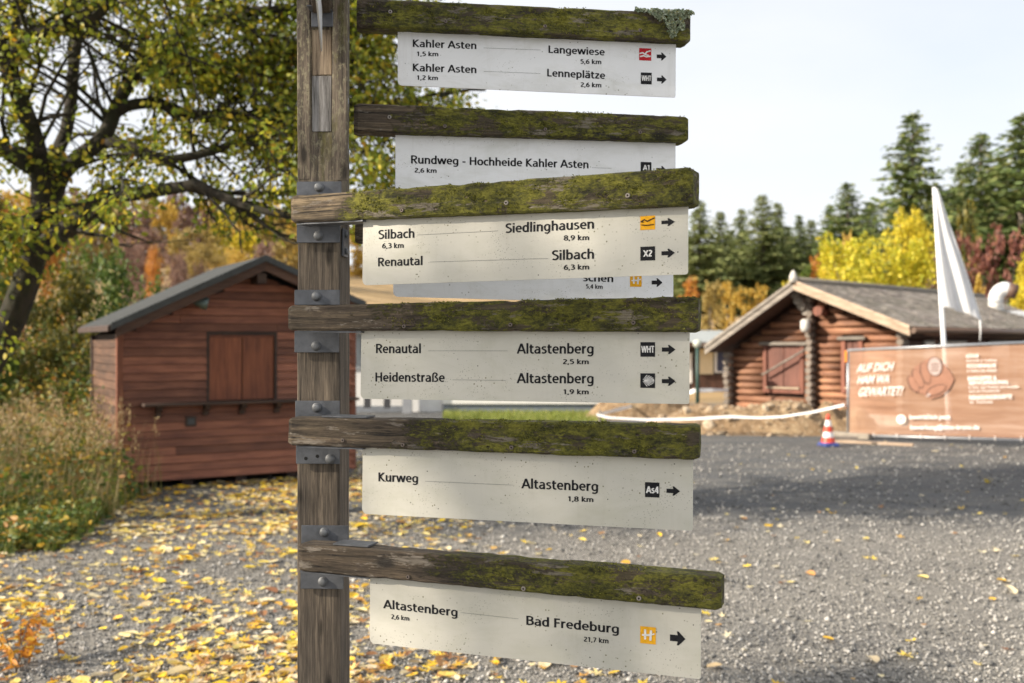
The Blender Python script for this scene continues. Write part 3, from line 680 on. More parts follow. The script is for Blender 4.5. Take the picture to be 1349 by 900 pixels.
def bolt_mesh():
    mb = MB(); n = 6; r = .0085
    for (q, y0, y1, m) in ((.0105, 0, -.0015, 16), (r, -.0015, -.007, 16)):
        vs = [(q * math.cos(2 * math.pi * k / m), y, q * math.sin(2 * math.pi * k / m)) for y in (y0, y1) for k in range(m)]
        vs += [(q * .8 * math.cos(2 * math.pi * k / m), y1 - .0014, q * .8 * math.sin(2 * math.pi * k / m)) for k in range(m)]
        mb.add(vs, [(i * m + k, i * m + (k + 1) % m, i * m + m + (k + 1) % m, i * m + m + k) for i in (0, 1) for k in range(m)] + [tuple(2 * m + k for k in range(m))], 0, True)
    return mb.mesh('bolt', M_bolt)
ME_bolt = bolt_mesh()
def screws(A, pts, bright=()):
    for i, (x, y) in enumerate(pts):
        p = A.pl.pt(x, y, 0); link('screw', ME_screwb if i in bright else ME_screw, A.o, (p[0], -.0012, p[1]))

moss = lambda nm, xm, soft, am, **k: mat_arm('beam_' + nm, xm, soft, am, **k)
# 1 -- top right
A1 = make_arm('dark mossy beam at the top with a lichen tuft at its right end', moss('top', .0, .12, .2), (470, -3), (911, 17.5), (469, 34.5), (909, 55), PD + .03, 470, .955, .055)
panel(A1, (524, 41), (524, 112.5), (890, 128.5), (890.5, 62), M_pan_c, .026)
words(A1, [('Kahler Asten', 543.8, 61.9, 627.7, 64.8, 9.9), ('1,5 km', 549, 73.9, 577.5, 74.2, 5.9), ('Kahler Asten', 543.8, 93.8, 627.7, 96.5, 10), ('1,2 km', 549, 105.3, 577, 105.6, 5.9),
    ('Langewiese', 722.6, 69.8, 796.7, 73.3, 9.9), ('5,6 km', 764.7, 84, 792.2, 84.6, 6), ('Lenneplätze', 720.8, 100.7, 797.3, 104.2, 10), ('2,6 km', 764.7, 114.6, 792.2, 115.2, 6)])
rule(A1, 637, 63.2, 712, 66); rule(A1, 637, 94, 712, 97)
symbol(A1, 842, 64, 858, 79.5, M_red, 'rest'); arrow(A1, 865.2, 69.6, 877.9, 79.4); symbol(A1, 844.2, 96, 858.6, 110.8, M_black, 'text', 'WHT'); arrow(A1, 865.5, 99.8, 878.1, 109.9)
screws(A1, [(514, 16), (587, 28.5), (718, 35), (843, 40.5)], (0,))
# 2
A2 = make_arm('greyish mossy second beam from the top', moss('second', .1, .1, .18), (467, 135.5), (907.5, 153.5), (466, 173), (907.5, 186.5), PD + .03, 467, .948, .056)
panel(A2, (521, 180), (521, 253), (890, 268), (890, 194), M_pan_c, .026)
words(A2, [('Rundweg - Hochheide Kahler Asten', 541.5, 215.4, 775.4, 221.8, 10.7), ('2,6 km', 546, 227.3, 575.2, 227.8, 6)])
rule(A2, 780, 221, 806, 221.8)
symbol(A2, 844, 213.8, 858.2, 228.5, M_black, 'text', 'A1'); arrow(A2, 865.4, 219, 878.1, 229)
screws(A2, [(513, 154.6), (586, 166.6), (718, 170.6), (843, 174.6)], (0,))
# 3 -- rear one, mostly hidden
A3 = make_arm('dark beam mostly hidden behind the board for Siedlinghausen', moss('rear', .2, .1, -.1), (468, 284), (905, 297), (468, 318), (905, 328), PD + .03, 468, .95, .055)
panel(A3, (518, 322), (518, 391), (887, 401), (887, 334), M_pan_c, .026)
words(A3, [('schen', 768, 370.6, 808, 371.8, 10), ('5,4 km', 772, 380, 794, 380.6, 5.5)])
symbol(A3, 830, 362, 845.3, 377.8, M_yel, 'H'); arrow(A3, 858.5, 366.8, 872.7, 377.8)
# 4 -- Silbach
A4 = make_arm('mossy beam above the Silbach board, bare brown at its left end', moss('silbach', .12, .05, .24, light=(.36, .27, .16)), (382, 258), (912, 220), (382, 293.5), (912, 270.5), 2.0, 462, 1.21, .05)
panel(A4, (478.5, 296), (477.5, 376), (906, 361.5), (906.5, 273), M_pan_w)
words(A4, [('Silbach', 498.5, 315.2, 545.9, 313.3, 12), ('6,3 km', 503.3, 327.4, 531.8, 326.6, 6.7), ('Renautal', 498, 351.1, 556.6, 349.3, 11.5),
    ('Siedlinghausen', 665.9, 307.2, 782.6, 301.3, 12.6), ('8,9 km', 742.6, 317, 776.2, 316.3, 6.7), ('Silbach', 727.2, 343, 782.6, 341, 13), ('6,3 km', 742.6, 355.6, 776.2, 355, 6.7)])
rule(A4, 549, 309.7, 656, 304.2); rule(A4, 566, 345.3, 722, 340.5)
symbol(A4, 843.4, 284, 863, 303.2, M_yel, 'ridge', fg=M_black); arrow(A4, 871.3, 287.2, 889.2, 298.2); symbol(A4, 843.6, 324.5, 863, 343.6, M_black, 'text', 'X2'); arrow(A4, 871.3, 327.4, 889.2, 339.6)
screws(A4, [(530, 277.3), (667.5, 267.4), (827.4, 257.8)], (1, 2))
# 5 -- Renautal / Heidenstrasse
A5 = make_arm('dark green mossy beam above the Renautal and Heidenstraße board', moss('renautal', .16, .17, .19), (378, 403), (919.5, 390.5), (378.5, 435), (919.5, 437.5), 2.0, 462, 1.14, .05)
panel(A5, (476, 443), (475, 525.5), (908, 532.5), (908.5, 440), M_pan_w)
words(A5, [('Renautal', 495.3, 465.4, 554.4, 465.4, 12.3), ('Heidenstraße', 494.5, 502.8, 585.9, 503.3, 12), ('Altastenberg', 680.5, 466, 782, 466, 13.3), ('2,5 km', 741.3, 479.8, 775.7, 479.8, 6.5),
    ('Altastenberg', 680.5, 504.9, 782, 505.3, 13.3), ('1,9 km', 742, 519.5, 775.7, 519.5, 6.5)])
rule(A5, 564, 462.3, 668.8, 462.3); rule(A5, 596, 500.4, 666.7, 501.2)
symbol(A5, 843.6, 450.8, 863, 470, M_black, 'text', 'WHT'); arrow(A5, 871.9, 454.6, 890, 466.6); symbol(A5, 843.6, 492, 863, 511, M_black, 'shell'); arrow(A5, 871.9, 496.4, 890, 508.2)
screws(A5, [(532.6, 430), (672.8, 427.9), (834.6, 425.2)])
# 6 -- Kurweg
A6 = make_arm('dark beam above the Kurweg board, mossy on its right half', moss('kurweg', .22, .17, .2), (379.3, 550), (920.5, 560.5), (379.3, 586.5), (920.5, 606.5), 2.0, 462, 1.125, .05)
panel(A6, (478, 594), (477, 677), (912.5, 699.5), (913, 606.5), M_pan_w)
words(A6, [('Kurweg', 498.5, 634.2, 550.7, 636, 11.7), ('Altastenberg', 686.6, 643.4, 787.9, 647.4, 13), ('1,8 km', 748, 660.5, 781.8, 661.4, 6.6)])
rule(A6, 560, 634, 675.4, 639.2)
symbol(A6, 849.7, 636, 868.7, 654.9, M_black, 'text', 'As4'); arrow(A6, 878, 641.2, 895.9, 652.7)
screws(A6, [(531, 586), (674, 589.4), (835.9, 594.7), (452, 580)])
# 7 -- Bad Fredeburg
A7 = make_arm('lowest beam, dark brown and barely mossy, above the Bad Fredeburg board', moss('lowest', .28, .22, .17, dark=(.025, .019, .013), light=(.17, .125, .08)), (392.7, 716), (949.5, 761), (392.7, 752.5), (949.5, 805), 2.0, 462, 1.165, .05)
panel(A7, (487.5, 767), (487, 847.5), (923, 895), (923.5, 806), M_pan_w)
words(A7, [('Altastenberg', 504.6, 801.3, 602.7, 812.5, 11.5), ('2,6 km', 515.3, 815.4, 539.2, 817.9, 6), ('Bad Fredeburg', 693.3, 823.1, 815.4, 834.8, 12), ('21,7 km', 768.8, 845.2, 801.8, 847.6, 6.3)])
rule(A7, 608, 807.1, 683, 815.4)
symbol(A7, 843.4, 826.8, 863.9, 847.2, M_yel, 'H'); arrow(A7, 882.6, 833, 903, 849.2)
screws(A7, [(538, 760), (690, 775.4), (842, 788)], (1, 2))

# arm pointing at the viewer at the very top, seen from below and end on
far = ray(424, 450, PD - .004); near = ray(404, 450, 1.38)
yaw8 = math.atan2(near.y - far.y, near.x - far.x); L8 = math.hypot(near.x - far.x, near.y - far.y)
zb = zpx(20); mb = MB(); mb.bev(0, L8 + .1, -.021, .021, zb, zb + .07, .004)
a8 = mb.build('direction_arm', moss('pointing', .1, .3, -.05), post_root, (far.x - prx, far.y - pry, 0), yaw8); tag(a8, 'beam pointing straight at the viewer, above the slot of the post')
mb = MB(); mb.prism([(.02, zb + .02), (.02, zpx(72)), (L8 - .02, zpx(72)), (L8, zpx(72) + .02), (L8, zb + .02)], -.0015, .0015); mb.build('sign_panel', M_pan_c, a8)
mb = MB(); xa, xb = pl_post.px(411.5), pl_post.px(440); mb.bev(xa, xb, -.011, -.007, zpx(38), zpx(17), .001); mb.bev(xa, xb, -.05, -.007, zpx(19), zpx(19) + .003, .0008)
mb.build('bracket', M_steel, po)

# steel brackets on the post: front plates with a flange running under or over the beam
def bracket(A, x0, x1, y0, y1, bolts, flange=None, top=False, holes=()):
    mb = MB(); xa, xb = pl_post.px(x0, -.012), pl_post.px(x1, -.012)
    mb.bev(xa, xb, -.013, -.0085, zpx(y1, PD - .012), zpx(y0, PD - .012), .0008)
    for (hx, hy) in holes:
        c = (pl_post.px(hx, -.013), zpx(hy, PD - .013))
        mb.tube([(c[0], -.0134, c[1]), (c[0], -.0128, c[1])], .0038, 12, 1)
    o = mb.build('bracket', [M_steel, M_hole], po)
    for (hx, hy) in bolts:
        link('bolt', ME_bolt, o, (pl_post.px(hx, -.015), -.0128, zpx(hy, PD - .014)))
    if flange:
        fx0, fx1 = flange; a = A.pl.px(fx0, .01); b_ = A.pl.px(fx1, .01)
        zs = []
        p = A.pl.pt(fx0, 0, 0)
        t0, t1 = a / A.L, b_ / A.L
        me = A.o.data
        def edge(x):
            best = [v.co.z for v in me.vertices if abs(v.co.x - x) < .012]
            return max(best) if top else min(best)
        za, zb_ = edge(max(.02, a)), edge(b_)
        s = .0006 if top else -.0006; th = .003 if top else -.003
        mb = MB(); mb.prism([(a, za + s), (b_, zb_ + s), (b_, zb_ + s + th), (a, za + s + th)], .006, .05)
        mb.build('bracket_flange', M_steel, A.o)
M_hole = flat('hole_dark', (.01, .01, .01), .9)
bracket(A4, 391, 449.5, 239.5, 258, [(420, 247)])
bracket(A4, 391, 448, 294, 320, [(419, 311)], (392, 479))
bracket(A5, 388, 447.5, 382, 402, [(416.5, 390.5)])
bracket(A5, 388, 446.5, 436, 464.5, [(416, 456)], (392, 477))
bracket(A6, 389, 447.5, 528, 551, [(417, 537)], (425, 484), True)
bracket(A6, 390, 447.5, 586, 611, [(434.5, 604.5)], (392, 479), False, [(403, 604), (418, 601)])
bracket(A7, 397, 459, 692, 716, [(427, 701)], (440, 486), True)
bracket(A7, 396, 452.5, 752, 775.5, [(425, 766)], (396, 487))
# side brackets carrying the three rear arms
for (A, ya, yb) in ((A1, -14, 54), (A2, 121, 196), (A3, 300, 337)):
    za, zb2 = zpx(yb), zpx(ya); xr = pw + .0015
    mb = MB(); mb.bev(xr - .001, xr + .0035, .012, .06, za, zb2, .0008)
    o = mb.build('side_bracket', M_steel, po)
    zt = max(v.co.z for v in A.o.data.vertices if v.co.x < .05); zl = min(v.co.z for v in A.o.data.vertices if v.co.x < .05)
    for zz in (za + .012, zb2 - .012):
        mb = MB(); mb.tube([(xr + .003, .034, zz), (xr + .009, .034, zz)], .007, 8); mb.build('bolt', M_bolt, o)
# lichen tuft on the right end of the top beam
g = NG('lichen'); g.color(g.ramp(g.island(), [(0, (.2, .26, .15)), (.4, (.4, .47, .33)), (.75, (.62, .67, .52)), (1, (.35, .3, .08))])); g.rough(.9); M_lich = g.m
P = []; 
x_at = lambda px: A1.pl.px(px)
while len(P) < 1500:
    px = random.uniform(838, 912); py = random.uniform(14, 50)
    t = (px - 838) / 74
    lim = 18 + 30 * math.exp(-((px - 888) / 15) ** 2) * 1.05 + 5 * math.sin(px * .35)
    if px < 872: lim = 16 + 11 * sstep(850, 872, px)
    if py > lim: continue
    if noise.noise(Vector((px * .16, py * .16, 1))) < -.12: continue
    x, z = A1.pl.pt(px, py, 0); zt = max(v.co.z for v in A1.o.data.vertices if abs(v.co.x - x) < .01) if False else 99
    P.append((x, -random.uniform(0, .005), z))
for i in range(500):
    x = x_at(random.uniform(838, 911)); P.append((x, random.uniform(-.002, .035), 0))
ztop = {}
for v in A1.o.data.vertices:
    k = round(v.co.x / .02); ztop[k] = max(ztop.get(k, -9), v.co.z)
P = [(x, y, min(z, ztop.get(round(x / .02), .05)) + .001 if z != 0 else ztop.get(round(x / .02), .05) + random.uniform(0, .004)) for (x, y, z) in P]
P = np.array(P); ax = RNG.normal(size=P.shape); ax[:, 1] -= .8; ax[:, 2] += .3
me = leaf_cloud('lichen_tuft', P, RNG.uniform(.003, .0062, len(P)), M_lich, 1.1, ax, 1.2)
tag(link('lichen_tuft', me, A1.o), kind='stuff')

# raised moss cushions on the mossy stretches of the beams
M_mossf = mat_leaf('moss_fuzz', [(0, (.05, .055, .01)), (.4, (.14, .14, .018)), (.75, (.26, .25, .03)), (1, (.38, .36, .08))], True, .2, .95)
random.seed(3)
for (A, xm, n) in ((A1, .04, 2000), (A2, .14, 1700), (A4, .14, 2200), (A5, .24, 1800), (A6, .34, 1700), (A7, .42, 900)):
    tops = {}; bots = {}
    for v in A.o.data.vertices:
        k = round(v.co.x / .012); tops[k] = max(tops.get(k, -9), v.co.z); bots[k] = min(bots.get(k, 9), v.co.z)
    P = []; tries = 0
    while len(P) < n and tries < 60000:
        tries += 1; x = random.uniform(max(.01, xm - .08), A.L - .004); k = round(x / .012)
        if k not in tops: continue
        if random.random() > sstep(xm - .08, xm + .08, x): continue
        zt, zb_ = tops[k], bots[k]
        if random.random() < .3: y, z = random.uniform(.0, .04), zt - .0005
        else: y, z = .0005, zb_ + .004 + (zt - zb_ - .006) * random.random()
        q = noise.noise(Vector((x * 26, z * 60, xm * 90))) + .5 * noise.noise(Vector((x * 80, z * 160, 3)))
        if q < .16: continue
        P.append((x, y, z))
    P = np.array(P); ax = RNG.normal(size=P.shape) * .7; ax[:, 1] -= .9; ax[:, 2] += .35
    tag(link('moss', leaf_cloud('moss', P, RNG.uniform(.0015, .0036, len(P)), M_mossf, .8, ax, .8), A.o), kind='stuff')
# ---------------- kiosk hut on the left ----------------
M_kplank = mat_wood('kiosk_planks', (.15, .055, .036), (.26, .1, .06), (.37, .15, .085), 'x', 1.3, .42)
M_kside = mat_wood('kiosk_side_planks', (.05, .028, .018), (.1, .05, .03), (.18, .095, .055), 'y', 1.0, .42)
M_kshut = mat_wood('kiosk_shutter', (.13, .04, .022), (.23, .075, .036), (.32, .11, .05), 'z', 1.0, .2)
M_ktrim = mat_wood('kiosk_trim', (.13, .045, .025), (.19, .065, .035), (.25, .09, .045), 'z', 1.0, .2)
M_kdark = mat_wood('kiosk_dark_wood', (.03, .018, .014), (.055, .032, .024), (.085, .05, .036), 'x', 1.0, .2)
M_kbarge = mat_wood('kiosk_bargeboard', (.06, .03, .02), (.1, .05, .033), (.14, .075, .05), 'x', 1.0, .2)
M_felt = flat('roofing_felt', (.035, .038, .038), .95, 0, .3, 14, .5)
M_feltedge = flat('roof_edge_metal', (.065, .07, .072), .5, .4, .2, 14, .2)
KY = R(31)
c0 = gpt(155, 647.5)
KP = Pl(c0.x, c0.y, KY)
kiosk = thing('kiosk_hut', 'small red-brown wooden kiosk hut with closed hatch and dark felt gable roof', 'hut', (c0.x, c0.y, 0), KY)
kw = KP.px(467.5); kd = 1.75
OV = -.32
ax_, az_ = KP.pt(350, 337, OV); lx, lz = KP.pt(146, 427, OV); rx, rz_ = KP.pt(482, 399, OV)
def roof_z(x, under=0.0):
    if x < ax_: return lz + (az_ - lz) * (x - lx) / (ax_ - lx) - under
    return az_ + (rz_ - az_) * (x - ax_) / (rx - ax_) - under
def clip_poly(x0, x1, z0, z1, f):
    """rectangle cut off by the roof line f(x)"""
    pts = []; xsn = [x0, x1] + ([ax_] if x0 < ax_ < x1 else [])
    n = 12; top = []
    for i in range(n + 1):
        x = x0 + (x1 - x0) * i / n; t = min(z1, f(x))
        top.append((x, t))
    if max(t for _, t in top) <= z0 + .005: return None
    keep = [(x, t) for x, t in top if t > z0 + .004]
    xa, xb = keep[0][0], keep[-1][0]
    poly = [(xa, z0), (xb, z0)] + [(x, t) for x, t in reversed(keep)]
    # thin out straight runs
    res = poly[:2]
    for i in range(2, len(poly)):
        if 2 < i < len(poly) - 1:
            (xp, zp), (xq, zq), (xr_, zr) = res[-1], poly[i], poly[i + 1]
            if abs((zq - zp) * (xr_ - xp) - (zr - zp) * (xq - xp)) < 1e-6: continue
        res.append(poly[i])
    return res
W0x, W1x = KP.px(275.5), KP.px(361.5); W1z = (KP.pt(275, 441)[1] + KP.pt(361, 441)[1]) / 2; W0z = (KP.pt(275, 528)[1] + KP.pt(361, 526)[1]) / 2
ub = .17
mb = MB(); mb.prism([(.03, .1), (kw - .03, .1), (kw - .03, roof_z(kw - .03, ub)), (ax_, az_ - ub), (.03, roof_z(.03, ub))], .03, .06)
mb.prism([(.03, .1), (kw - .03, .1), (kw - .03, roof_z(kw, ub)), (ax_, az_ - ub), (.03, roof_z(.03, ub))], kd - .05, kd)
mb.box(.03, .06, .06, kd, .1, roof_z(.03, ub)); mb.box(kw - .06, kw, .06, kd, .1, roof_z(kw, ub)); mb.box(.05, kw - .05, .05, kd - .05, .1, .14)
wall = mb.build('wall', M_kdark, kiosk)
rowh = .0905; z = .085; r_ = 0
while z < az_:
    z1 = z + rowh - .007; segs = [(.05, kw)]
    if z1 > W0z - .03 and z < W1z + .03: segs = [(.05, W0x - .03), (W1x + .03, kw)]
    for (a, b_) in segs:
        # butt joints break the long runs
        cuts = [a] + ([random.uniform(a + .4, b_ - .4)] if b_ - a > 1.2 and random.random() < .45 else []) + [b_]
        for q0, q1 in zip(cuts[:-1], cuts[1:]):
            poly = clip_poly(q0, q1 - (.003 if q1 < b_ else 0), z, z1, lambda x: roof_z(x, ub))
            if poly:
                d = random.uniform(-.002, .002); mb = MB()
                mb.prism(poly, d, .03); k_ = len(poly)
                for vi in range(k_): x_, y_, zv = mb.v[vi]; mb.v[vi] = (x_, y_ - .016 * max(0, 1 - (zv - z) / (z1 - z)), zv)
                o = mb.build('plank', M_kplank, wall)
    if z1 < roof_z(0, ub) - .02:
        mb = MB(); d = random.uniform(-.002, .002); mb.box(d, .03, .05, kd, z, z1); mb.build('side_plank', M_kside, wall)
    z += rowh; r_ += 1
mb = MB(); mb.bev(-.012, .055, -.012, .05, .06, roof_z(.02, ub), .004); mb.build('corner_post', M_ktrim, kiosk)
mb = MB(); mb.bev(kw - .05, kw + .012, -.012, .05, .06, roof_z(kw, ub), .004); mb.build('corner_post', M_ktrim, kiosk)
mb = MB(); mb.bev(-.02, .03, kd - .05, kd + .02, .06, roof_z(.02, ub), .004); mb.build('corner_post', M_kdark, kiosk)
for i in range(5): mb = MB(); x = .15 + i * (kw - .3) / 4; mb.box(x - .06, x + .06, .1, kd - .1, 0, .1); mb.build('footing', M_kdark, kiosk)
# hatch: frame and two shutters
fr = MB(); t = .03
fr.box(W0x - t, W0x, -.012, .03, W0z, W1z + t); fr.box(W1x, W1x + t, -.012, .03, W0z, W1z + t); fr.box(W0x, W1x, -.012, .03, W1z, W1z + t)
hf = fr.build('hatch_frame', M_kdark, kiosk)
xm = (W0x + W1x) / 2
for (a, b_) in ((W0x + .004, xm - .007), (xm + .007, W1x - .004)):
    mb = MB(); mb.bev(a, b_, .012, .028, W0z + .004, W1z - .004, .003); sh = mb.build('shutter', M_kshut, hf)
mb = MB(); mb.bev(W0x, W1x, .006, .014, W1z - .035, W1z - .005, .002); mb.build('cover_strip', M_ktrim, hf)
# counter shelf on brackets
sa, sb = KP.pt(188, 536, -.12), KP.pt(388, 531, -.12)
mb = MB(); mb.bev(sa[0], kw - .02, -.2, 0, sa[1] - .0, sa[1] + .032, .006); shelf = mb.build('counter_shelf', M_kdark, kiosk)
for px in (210, 273, 321, 367, 420):
    x = KP.px(px, -.1); mb = MB()
    M = Matrix(((0, 1, 0, x), (1, 0, 0, 0), (0, 0, 1, 0), (0, 0, 0, 1)))
    zs = sa[1]
    mb.prism([(-.15, zs), (0, zs), (0, zs - .13), (-.05, zs - .12), (-.06, zs - .07), (-.13, zs - .05)], -.028, .028, 0, M); mb.build('shelf_bracket', M_kdark, shelf)
p = KP.pt(251, 555); mb = MB(); mb.bev(p[0] - .062, p[0] + .062, -.02, .01, p[1] - .06, p[1] + .06, .006)
mb.bev(p[0] - .04, p[0] + .04, -.028, -.018, p[1] - .038, p[1] + .038, .004, 1); mb.build('vent_cover', [M_kdark, M_feltedge], kiosk)
# lamp under the gable
p = KP.pt(262, 397, -.12); mb = MB(); mb.tube([(p[0] - .02, 0, p[1] + .03), (p[0] - .01, -.09, p[1] + .02)], [.035, .03], 8)
mb.tube([(p[0] - .06, -.1, p[1] + .01), (p[0] - .01, -.12, p[1]), (p[0] + .05, -.14, p[1] - .02), (p[0] + .09, -.15, p[1] - .03)], [.03, .06, .075, .07], 10); mb.build('spot_lamp', flat('lamp_grey', (.14, .19, .18), .4, .5), kiosk)
# purlin ends, bargeboards, roof panes
for (px, py) in ((181, 424), (343, 367)):
    p = KP.pt(px, py, -.2); mb = MB(); mb.box(p[0] - .05, p[0] + .05, -.27, .05, p[1] - .055, p[1] + .055); mb.build('purlin_end', M_kdark, kiosk)
roof = None
RB = kd + .12
for (xa, za, xb, zb2) in ((lx, lz, ax_, az_), (ax_, az_, rx, rz_)):
    mb = MB(); th = .055
    mb.prism([(xa, za - th), (xb, zb2 - th), (xb, zb2), (xa, za)], OV, RB); o = mb.build('roof', M_felt, kiosk)
    mb = MB(); mb.prism([(xa, za - .062), (xb, zb2 - .062), (xb, zb2 + .012), (xa, za + .012)], OV - .02, OV - .001); mb.build('roof_edge', M_feltedge, o)
    mb = MB(); s = .02 if xa == lx else 0
    xi = xa + .05 if xa == lx else xa; xj = xb if xa == lx else xb - .05
    f = lambda x: za + (zb2 - za) * (x - xa) / (xb - xa)
    mb.prism([(xi, f(xi) - .165), (xj, f(xj) - .165), (xj, f(xj) - .06), (xi, f(xi) - .06)], OV + .01, OV + .04); mb.build('bargeboard', M_kbarge, o)
mb = MB(); mb.prism([(lx - .03, lz - .075), (lx + .01, lz - .075), (lx + .01, lz - .0), (lx - .03, lz - .02)], OV, RB); mb.build('eaves_gutter', M_kdark, kiosk)

# ---------------- log cabin on the right ----------------
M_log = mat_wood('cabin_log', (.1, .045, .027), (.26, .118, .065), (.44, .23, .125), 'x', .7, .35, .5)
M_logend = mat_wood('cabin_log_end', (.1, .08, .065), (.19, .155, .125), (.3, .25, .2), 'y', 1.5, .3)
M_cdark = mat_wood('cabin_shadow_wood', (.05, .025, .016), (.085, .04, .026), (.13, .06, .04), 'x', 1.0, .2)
M_cshut = mat_wood('cabin_shutter', (.09, .035, .025), (.14, .055, .038), (.2, .08, .055), 'z', 1.0, .2)
M_cframe = mat_wood('cabin_window_frame', (.13, .045, .03), (.21, .075, .045), (.3, .11, .065), 'z', 1.0, .2)
M_barge = mat_wood('cabin_bargeboard', (.3, .21, .14), (.46, .34, .24), (.58, .45, .33), 'x', 1.0, .15)
M_greyw = mat_wood('greyed_timber', (.13, .11, .09), (.22, .19, .16), (.34, .3, .25), 'x', 1.0, .2)
CYW = R(-45); D0 = 21.5
c1 = ray(961, 450, D0)
CP = Pl(c1.x, c1.y, CYW)
cabin = thing('log_cabin', 'brown log cabin with tiled roof and shuttered windows behind the dirt heap', 'cabin', (c1.x, c1.y, 0), CYW)
cw = CP.px(1192); cd = 9.0
CO = -.65
cax, caz = CP.pt(1046, 371, CO); clx, clz = CP.pt(929, 457, CO); crx, crz = CP.pt(1199, 431, CO)
def croof(x, under=0.0):
    if x < cax: return clz + (caz - clz) * (x - clx) / (cax - clx) - under
    return caz + (crz - caz) * (x - cax) / (crx - cax) - under
cu_ = .2; rad = .069; pitch = .142
mb = MB(); mb.prism([(.05, 0), (cw - .05, 0), (cw - .05, croof(cw, cu_)), (cax, caz - cu_), (.05, croof(.05, cu_))], .1, .16)
mb.box(cw - .16, cw - .1, .16, cd, 0, croof(cw, cu_)); mb.box(.06, .12, .16, cd, 0, croof(0, cu_)); mb.prism([(.05, 0), (cw - .05, 0), (cw - .05, croof(cw, cu_)), (cax, caz - cu_), (.05, croof(.05, cu_))], cd - .1, cd)
cwall = mb.build('wall', M_cdark, cabin)
mb = MB(); mb.bev(-.05, cw + .1, -.06, .1, -.05, .2, .01); mb.build('plinth', flat('plinth_concrete', (.4, .37, .33), .8), cabin)
xc = CP.px(1071)
wins = []
for (pa, pb, ya, yb) in ((1006, 1060, 455, 517), (1109, 1137, 448, 518)):
    xa, xb = CP.px(pa), CP.px(pb); z1 = (CP.pt(pa, ya)[1]); z0 = CP.pt(pa, yb)[1]; wins.append((xa, xb, z0, z1))
z = .24
while z < caz:
    spans = [(0.0, xc - .06), (xc + .06, cw)]
    for (a, b_) in spans:
        segs = [(a, b_)]
        for (wa, wb, wz0, wz1) in wins:
            if z + rad * .8 > wz0 and z - rad * .8 < wz1:
                new = []
                for (p0, p1) in segs:
                    if wb < p0 or wa > p1: new.append((p0, p1)); continue
                    if wa > p0: new.append((p0, wa))
                    if wb < p1: new.append((wb, p1))
                segs = new
        for (p0, p1) in segs:
            f = lambda x: croof(x, cu_) - rad
            while p0 < p1 and f(p0) < z: p0 += .03
            while p1 > p0 and f(p1) < z: p1 -= .03
            if p1 - p0 < .12: continue
            mb = MB(); q = random.uniform(-.006, .006); mb.tube([(p0, .06 + q, z), (p1, .06 + q, z + random.uniform(-.004, .004))], rad, 10); mb.build('log', M_log, cwall)
    for (xe, top) in ((.04, croof(0, cu_)), (xc, croof(xc, cu_) - .1), (cw - .02, croof(cw, cu_))):
        if z + rad * .5 < top:
            ext = .22 if xe != xc else .2
            if xe > cw - .1: ext = .2
            mb = MB(); mb.tube([(xe, -ext + random.uniform(-.02, .02), z + .07), (xe, .1, z + .07)], rad * .95, 10); mb.build('log_end', M_logend, cwall)
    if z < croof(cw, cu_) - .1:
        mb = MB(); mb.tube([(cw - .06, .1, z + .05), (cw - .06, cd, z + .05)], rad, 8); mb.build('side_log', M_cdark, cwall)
    z += pitch
for (xa, xb, z0, z1) in wins:
    fr = MB(); t = .09
    fr.bev(xa, xa + t, -.04, .1, z0, z1, .006); fr.bev(xb - t, xb, -.04, .1, z0, z1, .006); fr.bev(xa + t, xb - t, -.035, .1, z0, z0 + t, .006)
    f = fr.build('window_frame', M_cframe, cabin)
    mb = MB(); mb.bev(xa - .06, xb + .08, -.1, .09, z1, z1 + .07, .01); mb.build('window_hood', M_greyw, f)
    mb = MB(); mb.bev(xa + t, xb - t, -.07, .05, z0 + t, z0 + t + .04, .006); mb.build('window_sill', M_barge, f)
    n = 2; w = (xb - xa - 2 * t) / n
    for k in range(n):
        mb = MB(); mb.bev(xa + t + k * w + .006, xa + t + (k + 1) * w - .006, .0, .03, z0 + t + .05, z1 - .01, .004); mb.build('shutter', M_cshut, f)
# leaning pole, lamp, bracket beams
a = CP.pt(1004, 494, -.15); b_ = CP.pt(1060, 461, -.15); mb = MB(); mb.tube([(a[0], -.15, a[1]), (b_[0], -.15, b_[1])], .022, 8); mb.build('shutter_bar', M_greyw, cabin)
p = CP.pt(1061, 429, -.35); mb = MB(); mb.tube([(p[0], -.35, p[1] - .13), (p[0], -.35, p[1] - .06), (p[0], -.35, p[1] + .09), (p[0], -.35, p[1] + .13)], [.07, .1, .1, .05], 10)
mb.tube([(p[0], -.35, p[1] + .1), (p[0], -.1, p[1] + .16)], .015, 6); mb.build('wall_lamp', flat('lamp_white', (.55, .54, .5), .4), cabin)
for k, (px, py) in enumerate(((1049, 388), (1053, 396), (1058, 403), (1063, 410))):
    p = CP.pt(px, py, -.35 + k * .08); mb = MB(); mb.tube([(p[0], -.45 + k * .08, p[1]), (p[0], .1, p[1])], .085, 10); mb.build('ridge_log_end', M_greyw, cabin)
p = CP.pt(1080, 410, -.2); mb = MB(); mb.tube([(p[0], -.3, p[1]), (p[0], .1, p[1])], .1, 10); mb.build('purlin_end', M_cframe, cabin)
